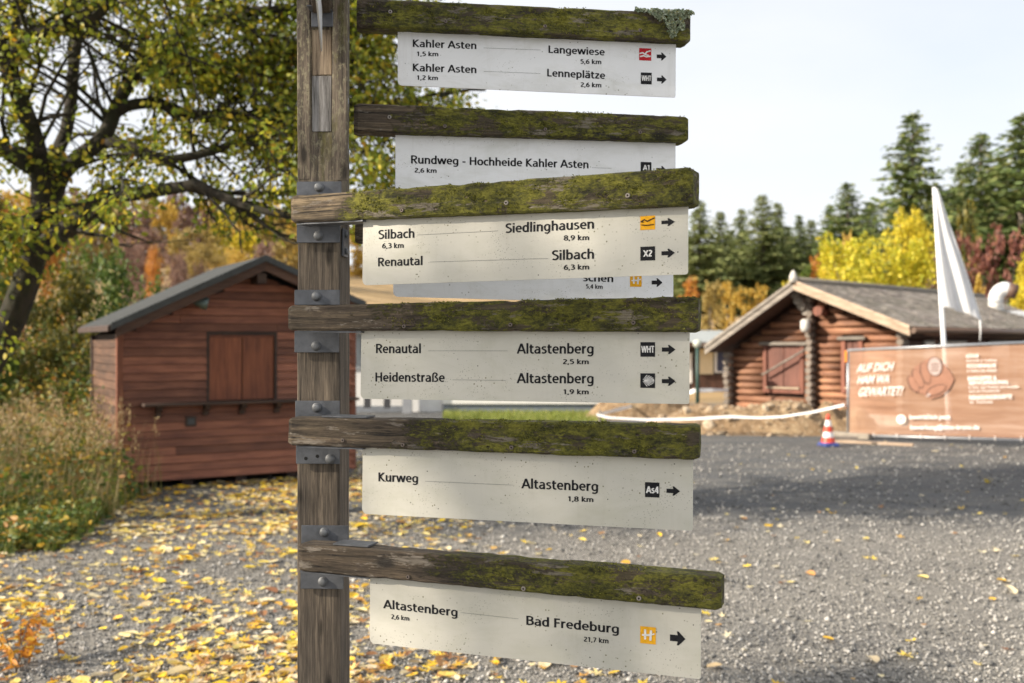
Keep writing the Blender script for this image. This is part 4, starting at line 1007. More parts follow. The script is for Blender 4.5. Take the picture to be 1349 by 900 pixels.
for (xa, za, xb, zb2, mm) in ((clx, clz, cax, caz, M_greyw), (cax, caz, crx, crz, M_barge)):
    mb = MB(); mb.prism([(xa, za - .12), (xb, zb2 - .12), (xb, zb2), (xa, za)], CO + .03, cd + .4); o = mb.build('roof', M_cdark, cabin)
    mb = MB(); mb.prism([(xa, za - .16), (xb, zb2 - .16), (xb, zb2 - .02), (xa, za - .02)], CO - .02, CO + .029); mb.build('bargeboard', mm, o)
    mb = MB(); mb.prism([(xa, za - .03), (xb, zb2 - .03), (xb, zb2 + .035), (xa, za + .035)], CO - .05, CO - .021); mb.build('bargeboard', mm, o)
    # shingles: courses of separate tapered tiles
    mt = MB(); Lr = math.hypot(xb - xa, zb2 - za); ux, uz = (xb - xa) / Lr, (zb2 - za) / Lr
    if xa == cax: s0x, s0z, dx, dz = crx, crz, -ux, -uz
    else: s0x, s0z, dx, dz = clx, clz, ux, uz
    nx, nz = (-uz, ux) if True else None
    rows = int(Lr / .13); 
    for rI in range(rows + 1):
        y = CO + (.0 if rI % 2 else -.11)
        while y < cd + .4:
            w = .215; y0, y1 = max(CO, y), min(y + w, cd + .4)
            s_ = rI * Lr / rows; e_ = min(Lr, s_ + .15); lift = .03 + random.uniform(-.004, .006)
            pts = [(s_, .0), (s_, lift), (e_, .014), (e_, 0)]
            P8 = [(s0x + dx * s + nx * h, yy, s0z + dz * s + nz * h) for yy in (y0 + .003, y1 - .003) for (s, h) in pts]
            mt.add(P8, [(0, 1, 2, 3), (7, 6, 5, 4), (0, 4, 5, 1), (1, 5, 6, 2), (2, 6, 7, 3)])
            y += w
    g = NG('roof_tiles'); cc = g.co(); g.color(g.mix(g.ramp(g.noise(cc, 1.2, 5, .6), [(.4, 0.0), (.7, .5)]), g.ramp(g.island(), [(0, (.2, .165, .14)), (.6, (.31, .265, .225)), (1, (.42, .37, .32))]), (.12, .12, .07))); g.rough(.85)
    tag(mt.build('roof_tiles', g.m, o), kind='stuff')
mb = MB(); mb.tube([(cax, CO, caz + .03), (cax, cd + .4, caz + .03)], .07, 8); mb.build('ridge_cap', flat('ridge_tile', (.17, .15, .12), .8, 0, .3), cabin)
mb = MB(); mb.tube([(cax, CO - .03, caz - .02), (cax, CO - .03, caz + .12), (cax, CO - .03, caz + .22)], [.09, .07, .02], 8); mb.build('finial', flat('finial_paint', (.55, .52, .47), .7), cabin)
mb = MB(); mb.tube([(crx + .05, CO, crz - .06), (crx + .05, cd + .4, crz - .06)], .06, 8); mb.build('gutter', flat('gutter_brown', (.12, .07, .045), .5), cabin)
mb = MB()
for (pa, ya) in ((1222, 453),):
    pass
Mpane = flat('window_reflection', (.42, .45, .46), .2)
# small windows in the shaded side wall
for t0, t1 in ((.75, 1.25), (1.5, 2.9), (4.2, 5.4)):
    mb = MB(); mb.box(cw + .02, cw + .06, t0, t1, 1.2, 1.62); f = mb.build('side_window', M_greyw, cabin)
    mb = MB(); mb.box(cw + .06, cw + .07, t0 + .05, t1 - .05, 1.24, 1.58); mb.build('pane', Mpane, f)
# bent metal flue and duct on the roof
fl = CP.px(1312, 0); 
t_ = Pl(CP.w(cw, 0, 0).x, CP.w(cw, 0, 0).y, R(45)); fx = t_.px(1312, 1.0)
fw = t_.w(fx, 1.0, 0); D = fw.y
base_l = (cw - 1.0, fx)
zz = lambda py: EYE - (py - CY) / F * D
flue = thing('roof_flue', 'bent white metal flue standing on the cabin roof', 'flue', (fw.x, fw.y, croof(cw - 1.0)), 0)
zb = croof(cw - 1.0); r = .5 * 19 / F * D
xo = lambda px: (px - 1312) / F * D
pts = [(0, 0, -.1), (0, 0, zz(394) - zb)]
for k in range(1, 8):
    an = math.pi - k / 7 * math.pi * .62; cx_ = .3
    pts.append((cx_ * .62 + cx_ * .62 * math.cos(an), -.1 * k / 7, zz(394) - zb + cx_ * .8 * math.sin(an)))
mb = MB(); mb.tube(pts, r, 14); mb.build('flue_pipe', flat('flue_white', (.72, .72, .7), .35), flue)
e = Vector(pts[-1]); d = (e - Vector(pts[-2])).normalized()
mb = MB(); mb.tube([e - d * .01, e + d * .2], [r * 1.04, r * 1.04], 14); mb.build('flue_mouth', flat('flue_mouth_shade', (.11, .06, .04), .6), flue)  # closed dark end piece; shade inside the opening put into its colour
mb = MB(); mb.bev(r * .8, 2.4, -.1, .12, zz(419) - zb, zz(410) - zb, .01); mb.build('duct', flat('duct_white', (.68, .7, .72), .4), flue)
mb = MB(); mb.tube([(0, 0, zz(410) - zb), (0, 0, zz(408) - zb)], r * 1.1, 14); mb.tube([(0, 0, zz(398) - zb), (0, 0, zz(396.5) - zb)], r * 1.06, 14); mb.build('flue_collar', flat('collar_steel', (.4, .42, .44), .35, .6), flue)

# ---------------- site fence with banner ----------------
fa = ray(1119, 450, 16.4); fb = ray(1349, 450, 15.0)
FY = math.atan2(fb.y - fa.y, fb.x - fa.x); FP = Pl(fa.x, fa.y, FY); fL = FP.px(1349)
fence = thing('site_fence', 'galvanised site fence panel covered by a brown job banner', 'fence', (fa.x, fa.y, 0), FY)
M_galv = flat('galvanised_tube', (.42, .43, .45), .4, .6, .15, 20, .1)
ext = fL + .65
ztl, ztr = FP.pt(1119, 463)[1], FP.pt(1349, 453)[1]
zf = lambda x: ztl + (ztr - ztl) * x / fL
zbl, zbr = FP.pt(1125, 574)[1], FP.pt(1349, 580)[1]
zg = lambda x: zbl + (zbr - zbl) * x / fL
for x in (-.03, ext):
    mb = MB(); mb.tube([(x, .03, .02), (x, .03, zf(x) + .03)], .021, 8); mb.build('upright', M_galv, fence)
mb = MB(); mb.tube([(-.03, .03, zg(0) + .0), (ext, .03, zg(ext) + .0)], .019, 8); mb.build('rail', M_galv, fence)
mb = MB(); mb.tube([(-.03, .03, zf(0) + .02), (ext, .03, zf(ext) + .02)], .019, 8); mb.build('rail', M_galv, fence)
mb = MB()
for i in range(26): x = i * ext / 25; mb.tube([(x, .05, zg(x)), (x, .05, zf(x))], .003, 4)
for i in range(8): mb.tube([(0, .05, zg(0) + (zf(0) - zg(0)) * i / 7.), (ext, .05, zg(ext) + (zf(ext) - zg(ext)) * i / 7.)], .003, 4)
tag(mb.build('wire_mesh', M_galv, fence), kind='stuff')
g = NG('banner_mesh_print'); cc = g.co()
w1 = g.noise(g.map(cc, (1.1, 1, 9)), 1.0, 6, .6, .3)
colb = g.ramp(w1, [(.3, (.33, .17, .1)), (.5, (.42, .24, .15)), (.7, (.52, .34, .24))])
g.color(colb); g.rough(.55)
tp = g.n('ShaderNodeBsdfTransparent'); msx = g.n('ShaderNodeMixShader', {0: .3, 1: g.b.outputs[0], 2: tp.outputs[0]}); g.l(msx.outputs[0], g.o.inputs['Surface'])
M_ban = g.m
mb = MB(); nx_, nz_ = 60, 22; vs = []
def bwave(x, t): return .012 * math.sin(x * 2.1 + t * 3) + .01 * noise.noise(Vector((x * 1.7, t * 2.2, 2))) * 2 - .012 * max(0, math.sin(x * 6.3)) * (1 - t) * .4
for i in range(nx_ + 1):
    x = ext * i / nx_ * .985
    for j in range(nz_ + 1):
        t = j / nz_; vs.append((x, bwave(x, t), zg(x) + .03 + (zf(x) - zg(x) - .04) * t))
mb.add(vs, [(i * (nz_ + 1) + j, (i + 1) * (nz_ + 1) + j, (i + 1) * (nz_ + 1) + j + 1, i * (nz_ + 1) + j + 1) for i in range(nx_) for j in range(nz_)], 0, True)
banner = mb.build('banner', M_ban, fence)
M_bw = flat('banner_white_print', (.85, .8, .76), .6, 0, .05); M_bd = flat('banner_brown_print', (.13, .06, .04), .6, 0, .1); M_bm = flat('banner_tan_print', (.31, .15, .095), .6, 0, .1); M_bg = flat('banner_grey_print', (.42, .33, .3), .6, 0, .05)
def btext(s, x0, y0, x1, y1, h, bold=.02, shear=0.0, nm='banner_lettering'):
    mb = MB(); text_mb(mb, FP, s, x0, y0, x1, y1, h, -.034, bold, shear); mb.build(nm, M_bw, banner)
btext('AUF DICH', 1128, 490.5, 1175, 488, 10.5, .015, .28); btext('HAM WA', 1129, 505.5, 1171, 504, 10, .015, .28); btext('GEWARTET!', 1130, 522, 1187, 520.5, 11, .015, .28)
btext('KÖCHE', 1273, 471.5, 1289, 471, 4.3, .03); btext('(m/w/d) in Vollzeit', 1273, 476.5, 1313, 476, 2.6, .01)
btext('KÜCHENHILFE', 1274, 484.5, 1312, 484, 4.5, .03); btext('in Teilzeit oder Aushilfe', 1274, 490, 1313, 489.6, 3, .01)
btext('BARKEEPER &', 1275, 501, 1313, 500, 4.6, .03); btext('SERVICEPERSONAL', 1276, 507, 1329, 505.5, 4.4, .03)
btext('in Voll- und Teilzeit und Aushilfe', 1276, 512, 1342, 511, 3, .01); btext('auch am Wochenende', 1277, 517, 1317, 516, 3, .01)
btext('REINIGUNGSKRÄFTE', 1277, 526.5, 1333, 525, 5, .03); btext('in Teilzeit', 1278, 531.5, 1308, 531, 3, .01)
btext('bewirbDich.jetzt', 1198, 552, 1252, 552, 5.2, .03); btext('bewerbung@timo-bruno.de', 1199, 565.5, 1290, 565.5, 5.2, .03)
def bpoly(pts, m, yo, nm):
    mb = MB(); mb.add([(FP.pt(x, y, yo)[0], yo, FP.pt(x, y, yo)[1]) for x, y in pts], [tuple(range(len(pts)))]); return mb.build(nm, m, banner)
def bell(cx, cy, rx_, ry_, an, m, yo, nm, n=20):
    c_, s_ = math.cos(R(an)), math.sin(R(an))
    bpoly([(cx + rx_ * math.cos(t) * c_ - ry_ * math.sin(t) * s_, cy + rx_ * math.cos(t) * s_ + ry_ * math.sin(t) * c_) for t in [2 * math.pi * k / n for k in range(n)]], m, yo, nm)
bell(1187, 552.5, 6.2, 6.2, 0, M_bw, -.034, 'banner_disc')
bell(1187, 551.5, 2.6, 2.2, 0, M_bg, -.037, 'banner_disc_mark')
# pointing hand: fist outline, folded fingers, fingertip towards the viewer, thumb
bpoly([(1197, 500), (1204, 484), (1216, 476), (1228, 470), (1240, 476), (1252, 490), (1257, 500), (1251, 512), (1240, 522), (1226, 526), (1218, 520), (1206, 516)], M_bm, -.033, 'fist_shape')
for (cx_, cy_, a_, b2, an) in ((1203, 506, 5, 11, -28), (1209, 499, 5.2, 13, -24), (1219, 492, 5.5, 14, -16)):
    bell(cx_, cy_, a_ + 1.2, b2 + 1.2, an, M_bd, -.036, 'finger_outline'); bell(cx_ + .6, cy_ - .4, a_, b2, an, M_bm, -.039, 'folded_finger')
bell(1231.5, 483, 10, 13, -4, M_bd, -.042, 'fingertip_outline'); bell(1231.5, 483, 8.8, 11.8, -4, M_bg, -.045, 'fingertip')
for k in range(3): bell(1231.5, 480 + k * 4, 6, .7, -4, M_bd, -.048, 'fingertip_line')
bell(1233, 514, 14, 6.5, -22, M_bd, -.042, 'thumb_outline'); bell(1234, 514, 12.6, 5.2, -22, M_bm, -.045, 'thumb'); bell(1223, 520.5, 3.4, 1.6, -35, M_bg, -.048, 'thumbnail')
for k in range(9):
    x = .03 + k * ext / 9; mb = MB(); mb.tube([(x, -.03, zg(x) + .05), (x + .004, 0, zg(x) - .03), (x, .06, zg(x) + .01)], .006, 5); mb.build('cable_tie', M_bw, fence)
mb = MB(); mb.bev(-.075, -.035, -.01, .02, zf(0) - .18, zf(0) + .01, .004); mb.build('orange_marker', flat('orange_plastic', (.8, .25, .02), .5), fence)
M_conc = flat('concrete', (.3, .26, .21), .9, 0, .25, 12, .6)
for k, x in enumerate((0, ext)):
    mb = MB(); mb.bev(x - .34, x + .34, -.12, .14, 0, .1, .015); mb.build('fence_foot', M_conc, fence)

# ---------------- traffic cone, flag, tape, earth heap ----------------
cb = gpt(1091, 588); cone = thing('traffic_cone', 'red and white striped traffic cone with a blue foot beside the banner', 'traffic cone', (cb.x, cb.y, 0), R(15))
M_cr = flat('cone_red', (.68, .07, .035), .45, 0, .1); M_cw = flat('cone_white', (.78, .77, .75), .4, 0, .08); M_cb = flat('cone_blue', (.06, .09, .3), .6, 0, .2)
mb = MB(); mb.bev(-.125, .125, -.125, .125, 0, .035, .012); mb.bev(-.11, .11, -.11, .11, .035, .06, .012); mb.build('cone_foot', M_cb, cone)
hs = [(.06, .105), (.14, .085), (.22, .07), (.31, .055), (.4, .038), (.49, .022)]
for k, (a, b_) in enumerate(zip(hs[:-1], hs[1:])):
    mb = MB(); mb.tube([(0, 0, a[0]), (0, 0, b_[0])], [a[1], b_[1]], 18, 0, k == 4); mb.build('red_band' if k % 2 == 0 else 'white_band', M_cr if k % 2 == 0 else M_cw, cone)
# beach flag
D = 17.3; ft = ray(1230.5, 247, D); fbm = ray(1251, 556, D)
flag = thing('beach_flag', 'tall white beach flag on a leaning pole behind the banner', 'flag', (fbm.x, fbm.y, 0), 0)
M_flagp = flat('flag_pole_white', (.8, .8, .8), .35, 0, .05)
g = NG('flag_cloth'); cc = g.co(); g.color(g.ramp(g.noise(cc, 1.5, 4), [(.3, (.72, .73, .75)), (.7, (.84, .84, .84))])); g.rough(.7)
tr = g.n('ShaderNodeBsdfTranslucent', {'Color': (.8, .8, .8, 1)}); m2 = g.n('ShaderNodeMixShader', {0: .35, 1: g.b.outputs[0], 2: tr.outputs[0]}); g.l(m2.outputs[0], g.o.inputs['Surface']); M_flag = g.m
top = ft - Vector((fbm.x, fbm.y, 0)); ang = (0 - top.x)
def polex(z): return top.x * z / top.z
mb = MB(); mb.tube([(0, 0, 0), (polex(1.2), 0, 1.2), (polex(top.z), 0, top.z)], [.048, .044, .03], 8); mb.build('pole', M_flagp, flag)
mb = MB(); mb.bev(-.25, .25, -.25, .25, 0, .05, .01); mb.build('foot_plate', M_galv, flag)
Zt, Zb = top.z - .03, EYE - (410 - CY) / F * D
redge = [(247, 1232), (262, 1238), (290, 1247), (335, 1262), (385, 1279), (425, 1293)]
def rpx(y):
    for (a, b_) in zip(redge[:-1], redge[1:]):
        if a[0] <= y <= b_[0]: return a[1] + (b_[1] - a[1]) * (y - a[0]) / (b_[0] - a[0])
    return redge[-1][1]
vs = []; NR, NC = 40, 22
for i in range(NR + 1):
    t = i / NR
    for j in range(NC + 1):
        s = j / NC
        ye = 249 + (425 - 249) * t; yl = 249 + (404 - 249) * t
        sag = 4 * math.sin(s * math.pi) * (t ** 6) * -1
        py = yl + (ye - yl) * s + sag
        xl = 1230.5 + (1251 - 1230.5) * (yl - 247) / 309.0; xr_ = rpx(ye)
        px = xl + (xr_ - xl) * s
        fold = .2 * math.sin(s * 9.5 - t * 2.6) * s * (1 - s) * 2 * (.35 + t) + .05 * math.sin(s * 21 + t * 5) * s * t
        q = ray(px, py, D); vs.append((q.x - fbm.x, -.03 + fold * .9, q.z))
mb = MB(); mb.add(vs, [(i * (NC + 1) + j, i * (NC + 1) + j + 1, (i + 1) * (NC + 1) + j + 1, (i + 1) * (NC + 1) + j) for i in range(NR) for j in range(NC)], 0, True)
mb.build('flag_cloth', M_flag, flag)
# the bow of the flag: batten along the free edge
mb = MB(); mb.tube([vs[i * (NC + 1) + NC] for i in range(0, NR + 1, 4)], .016, 6); mb.build('batten', M_flagp, flag)
mb = MB(); p0 = Vector(vs[NR * (NC + 1) + NC - 2]); mb.tube([p0, p0 + Vector((.01, 0, -.18)), p0 + Vector((0, 0, -.36))], .012, 5); mb.build('cord', M_flagp, flag)

def heap(name, label, cx, cy, rx_, ry_, h, rz, mat, cat, seed, n=56):
    t_ = thing(name, label, cat, (cx, cy, 0), rz)
    mb = MB(); vs = []
    for j in range(n + 1):
        for i in range(n + 1):
            u = -1 + 2 * i / n; v = -1 + 2 * j / n
            rr = math.sqrt(u * u + v * v)
            k = sstep(1.0, .35, rr) if rr < 1 else 0
            z = h * k * (1 + .55 * noise.noise(Vector((u * 2.5 + seed, v * 1.4, seed)))) + (.09 * noise.noise(Vector((u * 9 + seed, v * 4, 2))) + .045 * noise.noise(Vector((u * 22 + seed, v * 9, 5)))) * (k > .02) * min(1, k * 3)
            vs.append((u * rx_, v * ry_, z - .02))
    mb.add(vs, [(j * (n + 1) + i, j * (n + 1) + i + 1, (j + 1) * (n + 1) + i + 1, (j + 1) * (n + 1) + i) for j in range(n) for i in range(n)], 0, True)
    mb.build('earth', mat, t_)
    return t_, vs, n
g = NG('dug_earth'); cc = g.co(); e1 = g.noise(cc, 3.5, 8, .7)
g.color(g.mix(g.ramp(g.voro(cc, 9), [(.1, .6), (.3, 0.0)]), g.ramp(e1, [(.3, (.13, .08, .04)), (.5, (.3, .2, .11)), (.7, (.46, .34, .2))]), (.5, .4, .27))); g.rough(.95); g.bump(g.math('ADD', e1, g.noise(cc, 20, 6, .7)), 1.0, .05); M_earth = g.m
g = NG('rubble_stone'); g.color(g.ramp(g.orand(), [(0, (.22, .16, .1)), (.5, (.38, .28, .18)), (1, (.52, .42, .3))])); g.rough(.9); g.bump(g.noise(g.co(), 14, 6, .7), .8, .02); M_rub = g.m
g = NG('rubble_small'); g.color(g.ramp(g.island(), [(0, (.15, .1, .06)), (.5, (.33, .24, .15)), (1, (.52, .43, .32))])); g.rough(.9); M_rubs = g.m
def rock_mesh(seed, name='rock', mat=None):
    bm = bmesh.new(); bmesh.ops.create_icosphere(bm, subdivisions=2, radius=1)
    for v in bm.verts: v.co *= 1 + .35 * noise.noise(v.co * 1.1 + Vector((seed, 0, 0))); v.co.z *= .7
    me = bpy.data.meshes.new(name); bm.to_mesh(me); bm.free(); me.materials.append(mat or M_rub); return me
ROCKS = [rock_mesh(s * 3.7) for s in range(5)]
hc = gpt(1015, 574)
hp, hv, hn = heap('earth_heap', 'long heap of dug brown earth and stones in front of the log cabin', hc.x - .1, hc.y + .8, 2.5, .9, .46, R(-8), M_earth, 'earth heap', 3.1)
for k in range(60):
    i, j = random.randint(6, hn - 6), random.randint(2, hn // 2 + 3); q = hv[j * (hn + 1) + i]
    o = link('stone', random.choice(ROCKS), hp, (q[0], q[1], q[2])); s = random.uniform(.03, .1) ; o.scale = (s * 1.2, s, s * .9); o.rotation_euler = (random.random(), random.random(), random.random() * 6)
mb = MB()
for k in range(500):
    i, j = random.randint(1, hn - 1), random.randint(0, hn - 6); q = hv[j * (hn + 1) + i]; s = random.uniform(.01, .035)
    c_ = Vector((q[0] + random.uniform(-.05, .05), q[1] + random.uniform(-.1, .05), max(q[2], 0) + s * .3))
    mb.add([c_ + Vector(d) * s * random.uniform(.7, 1.2) for d in ((1, 0, 0), (-1, 0, 0), (0, 1, 0), (0, -1, 0), (0, 0, .8), (0, 0, -.8))], [(0, 2, 4), (2, 1, 4), (1, 3, 4), (3, 0, 4), (2, 0, 5), (1, 2, 5), (3, 1, 5), (0, 3, 5)])
tag(mb.build('crumbs', M_rubs, hp), kind='stuff')
h2 = gpt(930, 560); heap('earth_heap', 'low ridge of pale earth by the green post left of the cabin', h2.x - .9, h2.y + 2.0, 1.5, .8, .45, R(10), M_earth, 'earth heap', 9.4, 40)
h3 = ray(1108, 450, 17.6); heap('earth_heap', 'small dark earth mound behind the traffic cone', h3.x, h3.y, .8, .6, .42, 0, M_earth, 'earth heap', 5.2, 40)
# boards lying by the fence foot
q = gpt(1112, 583); t_ = thing('timber_block', 'pale timber block on the ground between cone and banner', 'timber block', (q.x, q.y, 0), R(-6)); mb = MB(); mb.bev(-.2, .2, -.05, .05, 0, .1, .008); mb.build('timber', M_greyw, t_)
q = gpt(1165, 590); t_ = thing('plank', 'pale plank lying under the bottom rail of the banner fence', 'plank', (q.x, q.y + .5, 0), FY + R(3)); mb = MB(); mb.bev(-.55, .6, -.05, .05, 0, .04, .006); mb.build('timber', M_barge, t_)
# barrier tape: a sagging ribbon
g = NG('barrier_tape'); cc = g.co(); g.color(g.ramp(g.noise(cc, 4, 4), [(.3, (.7, .68, .66)), (.7, (.84, .83, .82))])); g.rough(.35); M_tape = g.m
def tape(pts, label, w=.075, grp=None):
    P = [ray(*p) for p in pts]; o0 = P[0]
    t_ = thing('barrier_tape', label, 'barrier tape', (o0.x, o0.y, 0), 0, grp)
    mb = MB(); vs = []; n = 0
    for a, b_ in zip(P[:-1], P[1:]):
        for k in range(8):
            q = a.lerp(b_, k / 8); tw = .8 + .5 * noise.noise(Vector((q.x * 1.3, q.y, 0)))
            vs += [q - o0 + Vector((0, o0.y * 0, 0)) + Vector((0, math.cos(tw) * w / 2, math.sin(tw) * w / 2 + o0.z)), q - o0 + Vector((0, -math.cos(tw) * w / 2, -math.sin(tw) * w / 2 + o0.z))]; n += 1
    mb.add(vs, [(2 * i, 2 * i + 1, 2 * i + 3, 2 * i + 2) for i in range(n - 1)], 0, True); mb.build('tape', M_tape, t_)
tape([(786, 546, 17.2), (800, 550, 17.1), (850, 553, 17), (910, 552, 16.9), (961, 549, 16.8), (1000, 550.5, 16.7), (1031, 549, 16.6), (1073, 542.5, 16.5), (1118, 532, 16.4)], 'white barrier tape sagging from the banner fence to the left past the earth heap', .05)
tape([(786, 547, 17.2), (812, 540, 19.5), (850, 531, 21.5), (885, 524, 22.5)], 'white barrier tape rising away from the knot left of the heap', .08)
tape([(895, 521, 20.5), (915, 514.5, 20.3), (940, 514, 20.5), (962, 514, 20.9)], 'white barrier tape stretched between green post and cabin corner', .09)
q = ray(790, 450, 17.2); t_ = thing('tape_stake', 'short brown stake where the barrier tapes are knotted', 'stake', (q.x, q.y, 0), 0); mb = MB(); mb.tube([(0, 0, 0), (0, 0, .42)], .022, 7); mb.build('stake', M_greyw, t_)
q = ray(919, 450, 20.3); t_ = thing('green_post', 'slim dark green post with a small lantern left of the log cabin', 'post', (q.x, q.y, 0), 0)
M_grn = flat('dark_green_paint', (.02, .055, .045), .5)
mb = MB(); mb.tube([(0, 0, 0), (0, 0, 1.6)], .04, 8); mb.build('pole', M_grn, t_); mb = MB(); mb.tube([(0, 0, 1.46), (0, 0, 1.52), (0, 0, 1.6), (0, 0, 1.64)], [.03, .09, .1, .03], 8); mb.build('lantern', flat('lantern_glass', (.5, .52, .45), .3), t_)

# ---------------- buildings behind the signs ----------------
M_wwall = flat('white_render', (.78, .77, .75), .8, 0, .05); M_gbase = flat('grey_plinth', (.22, .24, .27), .7); M_groof = flat('grey_sheet_roof', (.3, .32, .31), .6, 0, .15, 3)
D = 22.6; a = ray(462, 450, D); WP = Pl(a.x, a.y, 0)
wb = thing('white_building', 'low white rendered building behind the signpost with dark canopy posts', 'building', (a.x, a.y, 0), 0)
xw = WP.px(583); zt = 1.9
mb = MB(); mb.box(-2.2, xw, 0, 5, 0, zt); bw = mb.build('wall', M_wwall, wb)
mb = MB(); mb.box(-2.22, WP.px(531), -.02, .0, 0, .14); mb.build('plinth', M_gbase, wb)
mb = MB(); mb.box(-2.5, xw + .3, -.5, 5.4, zt, zt + .12); mb.build('roof', M_groof, wb)
for px in (484, 510): x = WP.px(px, -.4); mb = MB(); mb.box(x - .07, x + .07, -.45, -.33, .12, zt); mb.build('canopy_post', flat('post_dark', (.05, .05, .055), .6), wb)
x = WP.px(536, -.4); mb = MB(); mb.box(x - .1, x + .1, -.4, -.2, 0, zt); mb.build('canopy_post', flat('post_grey', (.3, .31, .33), .6), wb)
for (pa, pb) in ((463, 478), (545, 575)):
    mb = MB(); mb.box(WP.px(pa), WP.px(pb), -.03, 0, .95, 1.75); f = mb.build('window', flat('window_frame_grey', (.35, .36, .38), .5), bw); mb = MB(); mb.box(WP.px(pa) + .04, WP.px(pb) - .04, -.04, -.031, 1.0, 1.7); mb.build('pane', Mpane, f)
D = 22.5; a = ray(584.5, 450, D)
gw = thing('garden_wall', 'low blue-grey retaining wall with white coping behind the lawn', 'wall', (a.x, a.y, 0), 0)
WL = (792 - 584) / F * D
mb = MB(); mb.bev(0, WL, 0, .3, 0, .18, .01); mb.build('wall', flat('bluegrey_render', (.2, .23, .27), .8), gw); mb = MB(); mb.bev(-.03, WL + .03, -.05, .35, .182, .32, .01); mb.build('coping', M_wwall, gw)
# lawn as its own sheet, a few mm over the ground
P0 = [gpt(583, 555.5), gpt(798, 556), gpt(792, 544), gpt(584, 544)]
mb = MB(); mb.add([Vector((p.x, p.y, .012)) for p in P0], [(0, 1, 2, 3)])
g = NG('lawn_green'); cc = g.co(); g.color(g.ramp(g.noise(cc, 4, 6, .7), [(.3, (.12, .14, .03)), (.7, (.24, .26, .06))])); g.rough(.9)
tag(mb.build('lawn', g.m), kind='structure')
M_lawn = mat_leaf('lawn_blades', [(0, (.13, .17, .03)), (.6, (.23, .28, .04)), (1, (.4, .37, .12))])
n = 7000; u = RNG.random(n); v = RNG.random(n); A_, B_, C_, D_ = [np.array(p) for p in P0]
PP = (A_[None] * ((1 - u) * (1 - v))[:, None] + B_[None] * (u * (1 - v))[:, None] + C_[None] * (u * v)[:, None] + D_[None] * ((1 - u) * v)[:, None])
tag(link('lawn_grass', strips('lawn_grass', PP, RNG.normal(size=(n, 3)), RNG.uniform(.05, .13, n), np.full(n, .018), M_lawn, 2)), 'bright green grass of the small lawn behind the signpost', 'grass', kind='stuff')
# house far left of the cabin
D = 31.0; a = ray(872, 450, D); HP = Pl(a.x, a.y, 0)
hs_ = thing('beige_house', 'beige house with grey roof and brown slatted skirt left of the log cabin', 'house', (a.x, a.y, 0), 0)
x1 = HP.px(985); z_ = lambda py: EYE - (py - CY) / F * D
mb = MB(); mb.box(0, x1, 0, 5, 0, z_(457)); mb.build('wall', flat('dark_wall', (.06, .045, .04), .8), hs_)
mb = MB(); mb.box(HP.px(920), HP.px(939), -.06, 0, z_(493), z_(460)); mb.build('beige_panel', flat('beige_panel', (.7, .58, .38), .7, 0, .05), hs_)
mb = MB(); mb.box(HP.px(941), HP.px(962), -.06, 0, z_(491), z_(458)); f = mb.build('window', M_wwall, hs_); mb = MB(); mb.box(HP.px(944), HP.px(960), -.07, -.061, z_(489), z_(461)); mb.build('pane', flat('dark_glass', (.06, .07, .12), .1), f)
mb = MB(); mb.box(HP.px(906), HP.px(911), -.08, 0, z_(505), z_(465)); mb.build('downpipe', M_wwall, hs_)
for i in range(22):
    xx = HP.px(912) + i * .1; mb = MB(); mb.box(xx, xx + .085, -.05, -.0, z_(531), z_(494)); mb.build('slat', M_cdark, hs_)
mb = MB(); mb.add([HP.w(-.5, -.6, z_(453)) - Vector((a.x, a.y, 0)), HP.w(x1 + .4, -.6, z_(453)) - Vector((a.x, a.y, 0)), HP.w(x1 + .4, 3, z_(434)) - Vector((a.x, a.y, 0)), HP.w(-.5, 3, z_(434)) - Vector((a.x, a.y, 0)),
    HP.w(-.5, -.6, z_(457)) - Vector((a.x, a.y, 0)), HP.w(x1 + .4, -.6, z_(457)) - Vector((a.x, a.y, 0)), HP.w(x1 + .4, 5.5, z_(457)) - Vector((a.x, a.y, 0)), HP.w(-.5, 5.5, z_(457)) - Vector((a.x, a.y, 0))],
    [(0, 1, 2, 3), (4, 5, 1, 0), (2, 6, 7, 3), (4, 7, 6, 5), (0, 3, 7, 4), (1, 5, 6, 2)]); mb.build('roof', M_groof, hs_)
mb = MB(); mb.box(HP.px(880), x1 + .3, -.65, -.6, z_(456), z_(451)); mb.build('fascia', M_cdark, hs_)
# white sheeted bundle by the lawn
q = gpt(850, 548); t_ = thing('sheeted_stack', 'white sheeted building material stacked at the end of the lawn', 'material stack', (q.x, q.y + 3, 0), R(8)); mb = MB(); mb.bev(-.85, .75, -.4, .4, 0, .42, .05); mb.bev(-1.1, -.3, -.55, -.35, 0, .2, .03); mb.build('sheeting', M_wwall, t_)
# pale road seen through the tall grass on the far left
mb = MB(); mb.add([(-16, 17.5, .006), (-6.3, 17.5, .006), (-6.6, 21, .006), (-18, 21, .006)], [(0, 1, 2, 3)]); tag(mb.build('road', flat('pale_road', (.5, .48, .46), .9, 0, .1, 2)), kind='structure')
